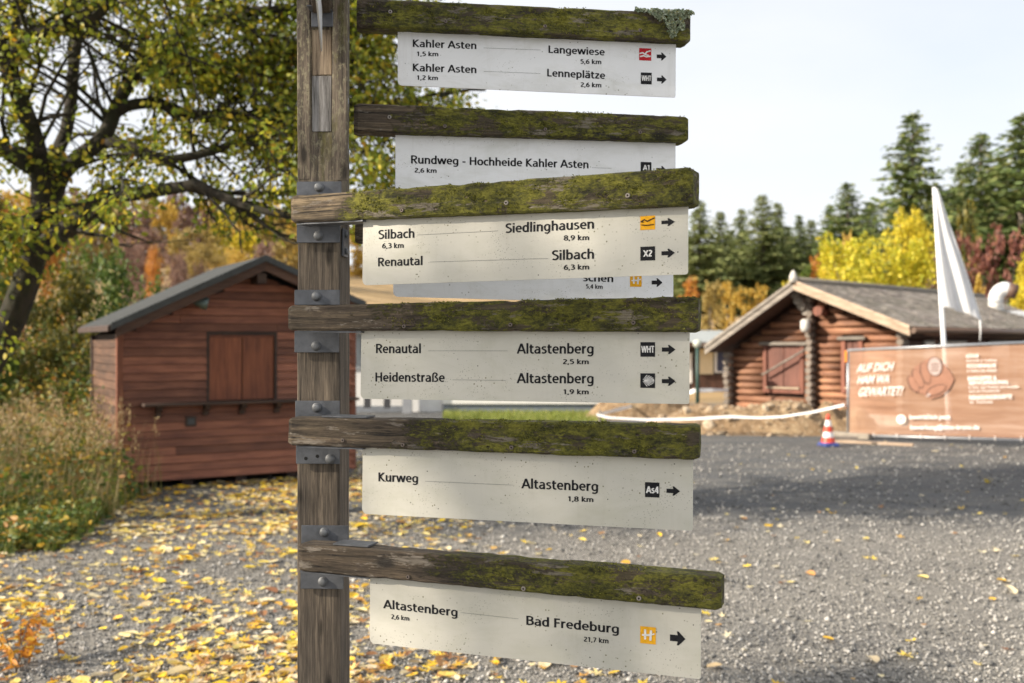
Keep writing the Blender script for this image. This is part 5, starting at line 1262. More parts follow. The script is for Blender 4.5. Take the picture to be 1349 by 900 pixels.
# ---------------- big tree on the left ----------------
g = NG('bark_dark'); cc = g.co(); bk = g.noise(g.map(cc, (18, 18, 5)), 1.0, 8, .7)
g.color(g.mix(g.ramp(g.noise(cc, 5, 5, .6), [(.45, 0.0), (.65, .7)]), g.ramp(bk, [(.35, (.012, .01, .008)), (.65, (.05, .04, .028))]), (.03, .034, .012))); g.rough(.95); g.bump(bk, 1.0, .02); M_bark = g.m
g = NG('bark_grey'); cc = g.co(); g.color(g.ramp(g.noise(cc, 9, 6, .7), [(.35, (.07, .055, .045)), (.65, (.2, .17, .14))])); g.rough(.95); M_bark2 = g.m
M_tl = mat_leaf('big_tree_leaves', [(0, (.1, .15, .018)), (.3, (.22, .27, .025)), (.6, (.34, .36, .035)), (.82, (.5, .44, .04)), (.96, (.6, .45, .03)), (1, (.4, .2, .02))], True, .5)
tb = ray(-75, 450, 8.6)
tree = thing('broadleaf_tree', 'large spreading tree with green and yellow leaves over the hut on the left', 'tree', (tb.x, tb.y, 0), 0)
OFF = Vector((tb.x, tb.y, 0))
wood = MB(); leafP = []; leafA = []; CLEAR = True
def limb(pts, r0, r1, lev):
    n = len(pts); P = []
    for i in range(n - 1):
        a, b_ = pts[i], pts[i + 1]; k = 4
        for j in range(k): P.append(a.lerp(b_, j / k))
    P.append(pts[-1])
    Q = [p + Vector((noise.noise(p * 1.3), noise.noise(p * 1.3 + Vector((9, 0, 0))), noise.noise(p * 1.3 + Vector((0, 9, 0))))) * .12 * (0 if i == 0 else 1) for i, p in enumerate(P)]
    R_ = [r0 + (r1 - r0) * i / (len(Q) - 1) for i in range(len(Q))]
    wood.tube([q - OFF for q in Q], R_, 9 if lev == 0 else 5, 0, True)
    return Q, R_
def twigs(Q, R_, lev, spread=1.0, dens=1.0, skip=0.0):
    for i in range(int(len(Q) * skip) + 1, len(Q)):
        cnt = {0: 1.5, 1: 2.0}[lev] * dens
        for _ in range(int(cnt) + (random.random() < cnt % 1)):
            t = (Q[i] - Q[i - 1]).normalized()
            d = (t * .6 + Vector((random.gauss(0, 1), random.gauss(0, 1), random.gauss(-.12, .6))) * .8).normalized()
            ln = ({0: random.uniform(.6, 1.3), 1: random.uniform(.3, .6)}[lev]) * spread
            a = Q[i]; pts = [a]
            for k in range(3):
                d = (d + Vector((random.gauss(0, .22), random.gauss(0, .22), random.gauss(-.04, .18)))).normalized(); pts.append(pts[-1] + d * ln / 3)
            if CLEAR:
                e_ = pts[-1]; ex, ey = CX + e_.x / e_.y * F, CY - (e_.z - EYE) / e_.y * F
                if (ex > 640 and ey > -60) or (ey > 322 and ex > 120) or (ey > 400 and ex > 60): continue
            r = min(R_[i] * .5, {0: .022, 1: .008}[lev])
            wood.tube([p - OFF for p in pts], [r, r * .8, r * .6, r * .3], 4 if lev == 0 else 3, 0, False)
            if lev == 0:
                P = []
                for k in range(3): P += [pts[k].lerp(pts[k + 1], .5), pts[k + 1]]
                twigs([pts[0]] + P, [r] * 7, 1, spread, dens)
            else:
                for k in range(18):
                    s = random.random(); j = min(2, int(s * 3)); q = pts[j].lerp(pts[j + 1], s * 3 - j)
                    leafP.append(q + Vector((random.gauss(0, .05), random.gauss(0, .05), random.gauss(-.02, .05))) - OFF)
                    leafA.append((d.x + random.gauss(0, .6), d.y + random.gauss(0, .6), d.z - .5 + random.gauss(0, .5)))
def PX(*pp): return [ray(*p) for p in pp]
trunk, Rt = limb(PX((-75, 660, 8.6), (-48, 560, 8.6), (-14, 470, 8.6), (18, 390, 8.55), (45, 325, 8.5), (62, 290, 8.5)), .145, .095, 0)
L1 = limb(PX((60, 292, 8.5), (52, 235, 8.4), (35, 175, 8.3), (12, 100, 8.1), (-15, 10, 8), (-40, -150, 8)), .1, .04, 0)
L1b = limb(PX((18, 80, 8.1), (28, 20, 8.3), (60, -80, 8.6), (90, -220, 9)), .05, .02, 0)
L2 = limb(PX((62, 290, 8.5), (85, 232, 8.6), (130, 190, 8.7), (150, 150, 8.8), (190, 98, 8.9), (250, 88, 9.0), (330, 80, 9.1), (420, 60, 9.2)), .085, .025, 0)
L3 = limb(PX((40, 335, 8.5), (95, 300, 8.4), (140, 268, 8.3), (190, 262, 8.2), (260, 240, 8.1), (330, 262, 8.0), (385, 290, 7.9)), .1, .02, 0)
L4 = limb(PX((150, 150, 8.8), (210, 140, 9), (283, 150, 9.1), (340, 155, 9.2), (400, 152, 9.3), (480, 130, 9.4), (560, 118, 9.4), (632, 128, 9.4)), .055, .014, 0)
L5 = limb(PX((130, 190, 8.7), (220, 205, 8.6), (290, 195, 8.6), (370, 178, 8.5), (450, 190, 8.5), (505, 215, 8.5)), .05, .014, 0)
L6 = limb(PX((190, 98, 8.9), (245, 30, 9), (250, -60, 9.1), (300, -160, 9.2), (380, -260, 9.4)), .055, .02, 0)
L7 = limb(PX((15, 70, 8.1), (60, 40, 7.8), (120, 10, 7.6), (180, -60, 7.5), (260, -120, 7.4)), .05, .02, 0)
L8 = limb(PX((60, 292, 8.5), (70, 200, 8.9), (110, 60, 9.4), (180, -60, 9.8), (280, -140, 10.2), (420, -200, 10.5)), .07, .02, 0)
L9 = limb(PX((40, 220, 8.3), (-40, 180, 8.0), (-120, 120, 7.8), (-220, 60, 7.6)), .07, .02, 0)
L10 = limb(PX((245, 30, 9), (330, 10, 9.0), (400, 0, 9.1), (480, -30, 9.2), (560, -60, 9.3)), .045, .012, 0)
L11 = limb(PX((50, 320, 8.5), (10, 300, 8.3), (-50, 290, 8.1), (-120, 300, 7.9)), .05, .012, 0)
L12 = limb(PX((100, 300, 8.4), (125, 318, 8.0), (150, 325, 7.8), (175, 318, 7.6)), .02, .006, 0)
L13 = limb(PX((260, 240, 8.1), (300, 270, 8.0), (322, 300, 7.9), (324, 335, 7.8)), .015, .005, 0)
L14 = limb(PX((250, -60, 9.1), (420, -80, 8.6), (540, -160, 8.2), (640, -200, 8)), .045, .015, 0)
L15 = limb(PX((283, 150, 9.1), (340, 100, 9.2), (420, 95, 9.3), (500, 60, 9.4), (560, 75, 9.4)), .03, .01, 0)
for (Lm, dn, sk) in ((L1, .7, .25), (L1b, 1, .1), (L2, 1.0, .3), (L3, .95, .2), (L4, 1.05, .1), (L5, 1.1, .1), (L6, 1.2, .1), (L7, 1, .15), (L8, 1.0, .25), (L9, 1, .1), (L10, 1.2, .05), (L11, 1, .1), (L12, .5, .2), (L13, .45, .3), (L14, 1.1, .1), (L15, 1.0, .1)):
    twigs(Lm[0], Lm[1], 0, 1.0, dn * .82, sk)
leafP = np.array([tuple(p) for p in leafP]); leafA = np.array(leafA)
# leave the open window in the crown that the photograph shows
wp = leafP + np.array(tuple(OFF)); px_ = CX + wp[:, 0] / wp[:, 1] * F; py_ = CY - (wp[:, 2] - EYE) / wp[:, 1] * F
keep = np.ones(len(leafP), bool)
for (x_, y_, rx2, ry2, pk) in ((98, 120, 50, 75, .1), (140, 60, 45, 45, .3), (295, 140, 40, 22, .4), (330, 235, 40, 28, .4), (300, 300, 110, 40, .35), (60, 165, 24, 30, .2), (200, 340, 70, 50, .3)):
    d = ((px_ - x_) / rx2) ** 2 + ((py_ - y_) / ry2) ** 2; keep &= ~((d < 1) & (RNG.random(len(d)) > pk))
keep &= ~((py_ > 318) & (px_ > 170)); keep &= ~((py_ > 400) & (px_ > 100)); keep &= ~((px_ > 662) & (py_ > -60)); keep &= ~((px_ > 465) & (py_ > 0) & (py_ < 128 - (640 - px_) * .35) & (px_ > 520) & (RNG.random(len(px_)) > .25))
leafP, leafA = leafP[keep], leafA[keep]
print('BIG TREE LEAVES', len(leafP))
tk = wood.build('trunk', M_bark, tree)
tag(link('crown', leaf_cloud('crown', leafP, RNG.uniform(.04, .07, len(leafP)), M_tl, .62, leafA, .3), tree), kind='stuff')

# light leafy tree beside the path, left of the camera: its crown dapples the signpost
random.seed(21)
st_ = thing('roadside_tree', 'slender sparse roadside tree standing well off to the left of the signpost', 'tree', (-10.2, -.9, 0), 0)
CLEAR = False; wood = MB(); leafP = []; leafA = []; OFF = Vector((-10.2, -.9, 0))
T0 = limb([Vector((-10.2, -.9, 0)), Vector((-10.15, -.8, 2.2)), Vector((-10.3, -.9, 4.2)), Vector((-10.1, -1.0, 6.5)), Vector((-10.2, -.9, 8.6))], .12, .03, 0)
twigs(T0[0][7:], T0[1][7:], 0, 1.0, 1.0)
for k in range(13):
    an = k * 2.4; z = 3.4 + k * .36; e = Vector((-10.2 + math.cos(an) * 1.9, -.9 + math.sin(an) * 2.0, z + 1.1))
    Lb = limb([Vector((-10.2, -.9, z)), Vector((-10.2, -.9, z + .6)).lerp(e, .55), e], .035, .01, 0); twigs(Lb[0], Lb[1], 0, 1.0, .8, .3)
wood.build('trunk', M_bark, st_)
leafP = np.array([tuple(p) for p in leafP]); leafA = np.array(leafA)
tag(link('crown', leaf_cloud('crown', leafP, RNG.uniform(.06, .1, len(leafP)), M_tl, .62, leafA, .3), st_), kind='stuff')

# ---------------- trees further out ----------------
def spruce_mesh(seed, h=10.0, wid=.2, sparse=1.0):
    random.seed(seed); rg = np.random.default_rng(seed)
    P, A, Sz = [], [], []; wd = MB(); wd.tube([(0, 0, -1.0), (0, 0, h * .5), (0, 0, h)], [h * .016, h * .01, .015], 6)
    nw = int(52 * sparse)
    for i in range(nw):
        t = min(.995, max(0, (i + random.random() * .8) / nw)); z = h * (.06 + .94 * t)
        rad = h * wid * (1 - t) ** .85 * random.uniform(.75, 1.15) + .08
        nb = max(4, int(11 * (1 - t * .5)))
        for k in range(nb):
            an = random.uniform(0, 6.283); rr = rad * random.choice((.55, .75, .9, 1.0, 1.2)) * random.uniform(.9, 1.1); dr = random.uniform(.1, .42)
            z = h * (.06 + .94 * min(.995, t + random.uniform(-.6, .6) / nw)); m = max(3, int(rr / .16))
            tipz = z - rr * dr + rr * .12
            if i % 2 == 0: wd.tube([(0, 0, z), (math.cos(an) * rr, math.sin(an) * rr, tipz)], [.025, .006], 3, 0, False)
            for j in range(m):
                s = (j + .6) / m; x, y = math.cos(an) * rr * s, math.sin(an) * rr * s; zz_ = z - rr * s * dr + .12 * rr * s * s
                for sd in (-1.2, -.55, 0, .55, 1.2):
                    P.append((x + random.gauss(0, .07), y + random.gauss(0, .07), zz_ + random.gauss(0, .07)))
                    a2 = an + sd * .9 + random.gauss(0, .2); A.append((math.cos(a2), math.sin(a2), -.22 + random.gauss(0, .15) + (.3 if s > .9 else 0))); Sz.append(random.uniform(.17, .36) * (.6 + .6 * (1 - t)) * h / 10)
    return wd, np.array(P), np.array(A), np.array(Sz)
M_sp1 = mat_leaf('spruce_needles', [(0, (.06, .1, .03)), (.5, (.12, .17, .045)), (.85, (.2, .23, .06)), (1, (.27, .27, .1))], True, .15, .7)
M_sp2 = mat_leaf('young_spruce_needles', [(0, (.1, .14, .045)), (.5, (.19, .23, .07)), (1, (.3, .31, .12))], True, .15, .7)
SPR = []
for sd, wid, mm in ((1, .26, M_sp1), (2, .23, M_sp1), (3, .23, M_sp2), (4, .29, M_sp1), (5, .25, M_sp2)):
    wd, P, A, Sz = spruce_mesh(sd, 10, wid, 1.0)
    SPR.append((wd.mesh('trunk', M_bark2), leaf_cloud('crown', P, Sz, mm, .42, A, .15)))
random.seed(99)
def spruce(px, tipy, D, var, label, grp, ws=1.0):
    X = (px - CX) / F * D; zb = H(X, D) - .3; tz = EYE - (tipy - CY) / F * D; s = (tz - zb) / 10
    t_ = thing('spruce', label, 'spruce', (X, D, zb), random.random() * 6.28, grp); ws *= 1.22 if D < 80 else 1.5; t_.scale = (s * ws, s * ws, s)
    tr, cr_ = SPR[var]; link('trunk', tr, t_); tag(link('crown', cr_, t_), kind='stuff')
GS = 'spruces on the slope behind the cabin'
for a in ((1202, 150, 62, 0, 'tallest spruce, a broad dark one left of the flag top', GS, 1.15), (1292, 176, 66, 3, 'broad spruce right of the flag with a spiky brown top', GS, 1.1), (1346, 152, 60, 1, 'tall spruce cut by the right edge of the photo', GS, 1.5),
          (1117, 242, 85, 0, 'dark spruce above the bright yellow bush', GS, 1.1), (1145, 266, 90, 1, 'spruce between the yellow bush and the tallest spruce', GS, 1.2), (1093, 270, 92, 3, 'dark spruce just left of the yellow bush top', GS, .8),
          (1068, 290, 96, 4, 'light green spruce in the dip above the cabin ridge', GS, .95), (1053, 284, 100, 1, 'narrow spruce in the dip directly over the cabin gable', GS, .9), (1025, 268, 96, 2, 'right-hand one of the twin light green spruces over the gable', GS, 1.0),
          (1005, 257, 92, 4, 'tall light green spruce left of the cabin gable top', GS, 1.1), (977, 276, 98, 2, 'slim spruce third from the board ends', GS, 1.0), (948, 279, 94, 4, 'light green spruce second from the board ends', GS, 1.0),
          (922, 264, 88, 2, 'spruce directly beside the ends of the boards', GS, 1.1), (1250, 250, 80, 1, 'dark spruce behind the flag top', GS, 1.0), (1320, 210, 72, 0, 'dark spruce filling the gap near the right edge', GS, 1.0), (1170, 300, 84, 3, 'low dark spruce behind the yellow bush', GS, 1.0),
          (896, 290, 104, 1, 'spruce mostly hidden behind the board ends', GS, 1.1), (1268, 215, 68, 3, 'dense spruce close behind the flag cloth', GS, 1.1),
          (962, 305, 108, 1, 'low spruce in the gap between the second and third tree from the boards', GS, 1.3), (1038, 300, 112, 0, 'low far spruce right behind the gable top twins', GS, 1.2), (1083, 305, 104, 2, 'low far spruce between the dip and the yellow bush', GS, 1.3),
          (1132, 285, 100, 2, 'light green spruce peeping over the yellow bush', GS, 1.2), (1160, 330, 100, 1, 'far low spruce left of the tallest one', GS, 1.4), (1230, 240, 76, 4, 'green spruce between the tallest one and the flag top', GS, 1.1), (1305, 250, 80, 2, 'lighter spruce between the two tall ones at the right', GS, 1.2),
          (380, 262, 120, 1, 'far spruce on the left hill above the hut roof', None, 1.0), (303, 262, 125, 2, 'far slim spruce on the left hill over the hut', None, 1.0)):
    spruce(*a)
# a far dark wood closing the gaps between them
def bushy(P0, h, w, n, leaf, seed, lobes=9, low=.12, open_=.0):
    """crown of many leaf clumps spread on uneven lobes; returns wood mesh builder and arrays"""
    random.seed(seed); wd = MB(); P = []; A = []
    cs = []
    wd.tube([(0, 0, -.4), (random.gauss(0, .02) * h, 0, h * .25), (random.gauss(0, .04) * h, random.gauss(0, .04) * h, h * .55)], [h * .022, h * .017, h * .008], 6)
    for i in range(lobes):
        an = random.uniform(0, 6.283); z = random.uniform(low, .88); rr = math.sqrt(max(.02, 1 - ((z - .48) / .56) ** 2)) * random.uniform(.25, .8)
        c_ = Vector((math.cos(an) * rr * w, math.sin(an) * rr * w, z * h)); cs.append((c_, random.uniform(.2, .38)))
        wd.tube([(0, 0, h * random.uniform(.05, .4)), tuple(c_ * .6 + Vector((0, 0, h * .05))), tuple(c_)], [h * .009, h * .006, h * .002], 4, 0, False)
    cs.append((Vector((0, 0, h * .85)), .22)); tot = sum(c[1] for c in cs)
    for (c_, r) in cs:
        m = int(n * r / tot); cl = max(4, m // 14)
        for k in range(cl):
            d = Vector((random.gauss(0, 1), random.gauss(0, 1), random.gauss(0, 1))).normalized() * (random.random() ** .4)
            q = c_ + Vector((d.x * r * w * 1.25, d.y * r * w * 1.25, d.z * r * h * .62))
            for j in range(14):
                e = Vector((random.gauss(0, 1), random.gauss(0, 1), random.gauss(0, 1))) * r * min(w, h) * .16
                P.append(q + e); A.append((random.gauss(0, 1) + d.x, random.gauss(0, 1) + d.y, random.gauss(0, 1) + d.z * .6))
    P = [p for p in P if p.z > .02 * h]
    A = A[:len(P)]
    P = np.array([tuple(p) for p in P]); A = np.array(A)
    return wd, P, A, np.random.default_rng(seed).uniform(.7, 1.3, len(P)) * leaf
PAL = {
 'yellow': [(0, (.42, .36, .02)), (.5, (.62, .52, .03)), (.85, (.75, .58, .04)), (1, (.4, .42, .04))],
 'lime': [(0, (.3, .32, .02)), (.5, (.55, .5, .03)), (1, (.75, .62, .05))],
 'gold': [(0, (.36, .22, .04)), (.5, (.54, .36, .06)), (1, (.66, .5, .12))],
 'orange': [(0, (.28, .1, .02)), (.5, (.5, .2, .03)), (1, (.6, .33, .05))],
 'mauve': [(0, (.14, .075, .06)), (.5, (.24, .14, .11)), (1, (.33, .22, .15))],
 'red': [(0, (.12, .04, .035)), (.5, (.22, .08, .06)), (1, (.3, .13, .08))],
 'green': [(0, (.04, .08, .012)), (.5, (.09, .15, .02)), (1, (.17, .22, .03))],
 'olive': [(0, (.05, .06, .012)), (.5, (.11, .12, .02)), (.85, (.22, .18, .02)), (1, (.42, .3, .03))],
 'khaki': [(0, (.22, .16, .05)), (.5, (.36, .27, .08)), (1, (.5, .38, .12))]}
MP = {k: mat_leaf(k + '_leaves', v, True, .35) for k, v in PAL.items()}
BM = {}
def bush_mesh(col, kind, seed):
    k = (col, kind, seed)
    if k not in BM:
        n, leaf, lobes = {'far': (2600, .055, 12), 'mid': (7000, .03, 16), 'near': (9000, .022, 18), 'thin': (1500, .045, 12)}[kind]
        wd, P, A, Sz = bushy(None, 1.0, .45, n, leaf, seed, lobes)
        BM[k] = (wd.mesh('trunk', M_bark2), leaf_cloud('crown', P, Sz, MP[col], .6, A, .3))
    return BM[k]
def bush(px, tipy, D, wpx, col, kind, label, cat='bush', grp=None, seed=1, basey=None):
    X = (px - CX) / F * D; zb = H(X, D) - .1 if basey is None else EYE - (basey - CY) / F * D
    zb = min(zb, H(X, D) - .1)
    tz = EYE - (tipy - CY) / F * D; h = tz - zb; w = wpx / F * D
    t_ = thing({'bush': 'bush', 'tree': 'autumn_tree'}[cat], label, cat, (X, D, zb), (seed * 1.7) % 6.28, grp); t_.scale = (w / .9, w / .9, h)
    tr, cr_ = bush_mesh(col, kind, seed % 3); link('trunk', tr, t_); tag(link('crown', cr_, t_), kind='stuff')
GA = 'autumn trees on the left hillside'; GB = 'bushes behind the log cabin'
bush(1135, 305, 40, 150, 'lime', 'mid', 'big bright yellow-green bush behind the cabin ridge', 'bush', GB, 1)
bush(1180, 318, 41, 120, 'lime', 'mid', 'yellow-green bush right of the biggest yellow bush', 'bush', GB, 2)
bush(1203, 270, 46, 100, 'yellow', 'mid', 'taller golden-yellow bush in front of the tallest spruce', 'bush', GB, 4)
bush(1098, 328, 43, 50, 'yellow', 'mid', 'yellow bush at the left end of the yellow row', 'bush', GB, 3)
bush(1113, 312, 45, 30, 'gold', 'far', 'small orange-tipped bush rising from the yellow row', 'bush', GB, 5)
bush(1275, 305, 45, 60, 'red', 'thin', 'reddish nearly bare bush beside the flag', 'bush', GB, 1)
bush(1315, 295, 44, 75, 'red', 'thin', 'reddish bare bush above the bent flue', 'bush', GB, 2)
bush(1238, 325, 44, 55, 'mauve', 'thin', 'purplish bare bush behind the flag pole', 'bush', GB, 3)
bush(1270, 268, 50, 50, 'olive', 'far', 'round olive bush under the spruces right of the flag', 'bush', GB, 4)
bush(1352, 335, 36, 60, 'yellow', 'mid', 'yellow bush cut by the right edge behind the flue', 'bush', GB, 5)
bush(1288, 365, 34, 26, 'gold', 'far', 'small golden bush between flag and flue', 'bush', GB, 6)
bush(1078, 338, 70, 34, 'orange', 'far', 'orange bush between the spruces over the cabin ridge', 'bush', GB, 2)
bush(1060, 350, 66, 26, 'green', 'far', 'small green bush just over the cabin ridge', 'bush', GB, 7)
bush(988, 378, 60, 50, 'gold', 'far', 'golden bush over the left slope of the cabin roof', 'bush', GB, 8)
bush(960, 372, 64, 36, 'gold', 'far', 'amber bush left of the cabin roof', 'bush', GB, 3)
bush(935, 372, 58, 42, 'khaki', 'far', 'khaki bush beside the board end', 'bush', GB, 5)
bush(908, 366, 60, 36, 'orange', 'far', 'orange bush half hidden by the board end', 'bush', GB, 4)
bush(1040, 372, 56, 30, 'yellow', 'far', 'tiny yellow bush behind the cabin finial', 'bush', GB, 2)
bush(895, 395, 50, 60, 'khaki', 'far', 'low khaki scrub behind the beige house', 'bush', GB, 9)
# left hillside and hedges
L_ = [(395, 285, 110, 60, 'gold', 'golden tree on the hill right behind the post edge'), (360, 278, 115, 60, 'khaki', 'pale khaki tree on the hill over the hut ridge'), (325, 290, 105, 55, 'gold', 'golden tree over the left part of the hut ridge'),
      (290, 276, 112, 60, 'yellow', 'yellow tree high on the hill above the hut'), (250, 282, 100, 60, 'mauve', 'mauve bare tree on the hill left of the hut ridge'), (215, 268, 108, 65, 'gold', 'golden tree beyond the hanging branches'),
      (180, 275, 100, 60, 'mauve', 'purple-brown tree behind the lower branches'), (140, 262, 96, 60, 'khaki', 'straw-coloured tree seen through the tree fork'), (95, 262, 90, 60, 'khaki', 'khaki tree seen beside the trunk fork'),
      (50, 255, 92, 70, 'gold', 'golden tree seen behind the trunk'), (5, 262, 88, 70, 'olive', 'olive tree at the left edge of the hill'), (470, 300, 116, 60, 'gold', 'golden tree seen just right of the post'), (505, 305, 118, 50, 'mauve', 'mauve tree on the hill right of the post'),
      (435, 300, 112, 50, 'khaki', 'khaki tree on the hill hidden behind the post'), (272, 322, 70, 75, 'khaki', 'khaki shrubby tree low on the hill above the hut slope'), (238, 330, 66, 60, 'mauve', 'mauve scrub tree just over the hut slope'),
      (305, 330, 74, 60, 'gold', 'golden scrub tree touching the hut roof line'), (205, 326, 52, 36, 'orange', 'orange slender tree left of the hut roof'), (345, 318, 84, 50, 'mauve', 'mauve scrub tree over the hut ridge'), (170, 318, 58, 50, 'mauve', 'dark mauve scrub over the green bush'),
      (540, 300, 120, 60, 'gold', 'golden tree on the hill behind the boards'), (382, 268, 130, 70, 'khaki', 'far pale khaki tree behind the golden one at the post edge'), (340, 264, 132, 70, 'gold', 'far golden tree on the crest above the hut ridge'),
      (306, 262, 134, 70, 'khaki', 'far khaki tree on the crest beside the slim spruce'), (270, 262, 130, 70, 'gold', 'far golden crest tree left of the slim spruce'), (234, 258, 128, 70, 'mauve', 'far mauve crest tree above the hut slope'), (196, 258, 126, 70, 'khaki', 'far khaki crest tree behind the hanging branches'),
      (160, 255, 124, 70, 'gold', 'far golden crest tree behind the lower limb'), (120, 252, 122, 70, 'mauve', 'far mauve crest tree beside the fork'), (75, 250, 120, 80, 'khaki', 'far khaki crest tree behind the fork'), (25, 250, 118, 80, 'gold', 'far golden crest tree at the left edge'),
      (255, 300, 90, 70, 'khaki', 'mid-slope khaki tree above the hut roof'), (330, 305, 92, 60, 'yellow', 'mid-slope yellow tree over the hut ridge'), (190, 300, 86, 70, 'mauve', 'mid-slope purple-brown tree left of the hut'), (375, 308, 95, 60, 'khaki', 'mid-slope khaki tree at the post edge')]
for i, (px, ty, D, w, col, lab) in enumerate(L_): bush(px, ty, D, w, col, 'far' if D > 80 else 'mid', lab, 'tree', GA, i + 1)
GH = 'bushes beside the hut'
bush(150, 318, 17, 130, 'green', 'mid', 'bushy fresh green willow behind the left slope of the hut roof', 'bush', GH, 1)
bush(85, 345, 16, 120, 'olive', 'mid', 'dark olive hedge bush left of the hut', 'bush', GH, 2)
bush(20, 330, 15, 130, 'olive', 'mid', 'dark olive hedge bush behind the big trunk', 'bush', GH, 3)
bush(-50, 300, 14, 140, 'green', 'mid', 'green bush cut by the left edge', 'bush', GH, 4)
bush(88, 430, 13.4, 80, 'olive', 'mid', 'low yellowing bush at the left wall of the hut', 'bush', GH, 5)
bush(45, 265, 18, 100, 'orange', 'mid', 'tall rusty orange bush seen through the fork of the big tree', 'bush', GH, 6)
bush(30, 440, 13.0, 80, 'olive', 'mid', 'low dark bush behind the tall grass at the left', 'bush', GH, 7)
bush(-15, 420, 12.6, 80, 'green', 'mid', 'low green bush at the far left behind the grass', 'bush', GH, 8)

# ---------------- verge of tall grass at the left ----------------
M_g1 = mat_leaf('green_grass', [(0, (.05, .09, .015)), (.5, (.11, .16, .025)), (1, (.24, .24, .05))]); M_g2 = mat_leaf('dry_grass', [(0, (.2, .13, .06)), (.5, (.4, .28, .13)), (1, (.58, .45, .24))])
def vbase(n, far=0):
    out = []
    while len(out) < n:
        px = random.uniform(-120, 215); py = random.uniform(575, 735)
        lim = 735 - 12 * sstep(0, 60, px) - 70 * sstep(70, 205, px)
        if py > lim + noise.noise(Vector((px * .05, 0, 0))) * 14: continue
        q = gpt(px, py)
        if (q.y > 10.6 and q.x > -4.35) or (px > 165 and random.random() < .6): continue
        out.append((q.x, q.y, 0))
    return np.array(out)
P = vbase(16000); n = len(P); dep = np.clip((P[:, 1] - 8.0) / 3.0, 0, 1)
ln = RNG.uniform(.06, .2, n) + dep * RNG.uniform(.0, .45, n)
tag(link('verge_grass', strips('verge_grass', P, RNG.normal(size=(n, 3)), ln, RNG.uniform(.006, .013, n), M_g1, 3, .6)), 'green grass and weeds of the verge left of the hut', 'grass', kind='stuff')
P = vbase(4200); P = P[P[:, 1] > 8.7]; n = len(P); dep = np.clip((P[:, 1] - 8.6) / 1.6, 0, 1)
ln = .25 + dep * RNG.uniform(.15, .8, n)
tag(link('dry_grass', strips('dry_grass', P, RNG.normal(size=(n, 3)), ln, RNG.uniform(.004, .009, n), M_g2, 3, .35)), 'tall dry straw-coloured grass stalks beside the hut corner', 'grass', kind='stuff')
# seed plumes on some stalks, leafy weeds between them
P2 = P[RNG.random(n) < .16]; hh = RNG.uniform(.65, 1.05, len(P2)); PP = []; AA = []
for p, h in zip(P2, hh):
    for k in range(26): PP.append((p[0] + random.gauss(0, .018), p[1] + random.gauss(0, .018), h - random.random() * .22)); AA.append((random.gauss(0, .5), random.gauss(0, .5), 1))
tag(link('grass_plumes', leaf_cloud('grass_plumes', np.array(PP), RNG.uniform(.02, .045, len(PP)), M_g2, .25, np.array(AA), .2)), 'pale seed plumes on the tall grass by the hut', 'grass', kind='stuff')
P2 = vbase(500); PP = []; AA = []
for p in P2:
    h = random.uniform(.08, .25) + max(0, (p[1] - 8.6)) * random.uniform(.05, .38)
    for k in range(int(20 + h * 45)): z_k = random.random() * h; PP.append((p[0] + random.gauss(0, .06 + .05 * h), p[1] + random.gauss(0, .06), z_k)); AA.append((random.gauss(0, 1), random.gauss(0, 1), random.gauss(.1, .4)))
M_weed = mat_leaf('weed_leaves', [(0, (.05, .09, .015)), (.5, (.12, .17, .03)), (.75, (.28, .26, .04)), (.9, (.5, .33, .04)), (1, (.36, .14, .04))])
tag(link('weeds', leaf_cloud('weeds', np.array(PP), RNG.uniform(.035, .085, len(PP)), M_weed, .5, np.array(AA), .3)), 'broad-leaved green and yellowing weeds in the verge', 'weeds', kind='stuff')
# orange seedling at the lower left corner
q = gpt(18, 880); M_or = mat_leaf('orange_fronds', [(0, (.4, .13, .02)), (.5, (.62, .28, .03)), (1, (.72, .45, .06))])
sd_ = thing('orange_shrublet', 'small shrublet with orange and yellow leaves at the lower left corner', 'plant', (q.x, q.y, 0), 0)
st = MB(); PP = []; AA = []
for k in range(16):
    an = random.uniform(0, 6.28); ln_ = random.uniform(.1, .3); tilt_ = random.uniform(.2, .9)
    e = Vector((math.cos(an) * ln_ * tilt_, math.sin(an) * ln_ * tilt_, ln_)); m_ = e * .5 + Vector((0, 0, .03))
    b0 = Vector((random.gauss(0, .07), random.gauss(0, .05), 0)); st.tube([b0, b0 + m_, b0 + e], [.003, .0025, .0015], 4, 0, False)
    for j in range(13): t = .3 + .7 * j / 12; pp = b0 + e * t; PP.append(tuple(pp)); AA.append((random.gauss(0, 1) + e.x * 3, random.gauss(0, 1) + e.y * 3, random.gauss(-.3, .5)))
st.build('stem', M_bark2, sd_); tag(link('foliage', leaf_cloud('foliage', np.array(PP), RNG.uniform(.03, .06, len(PP)), M_or, .42, np.array(AA), .3), sd_), kind='stuff')

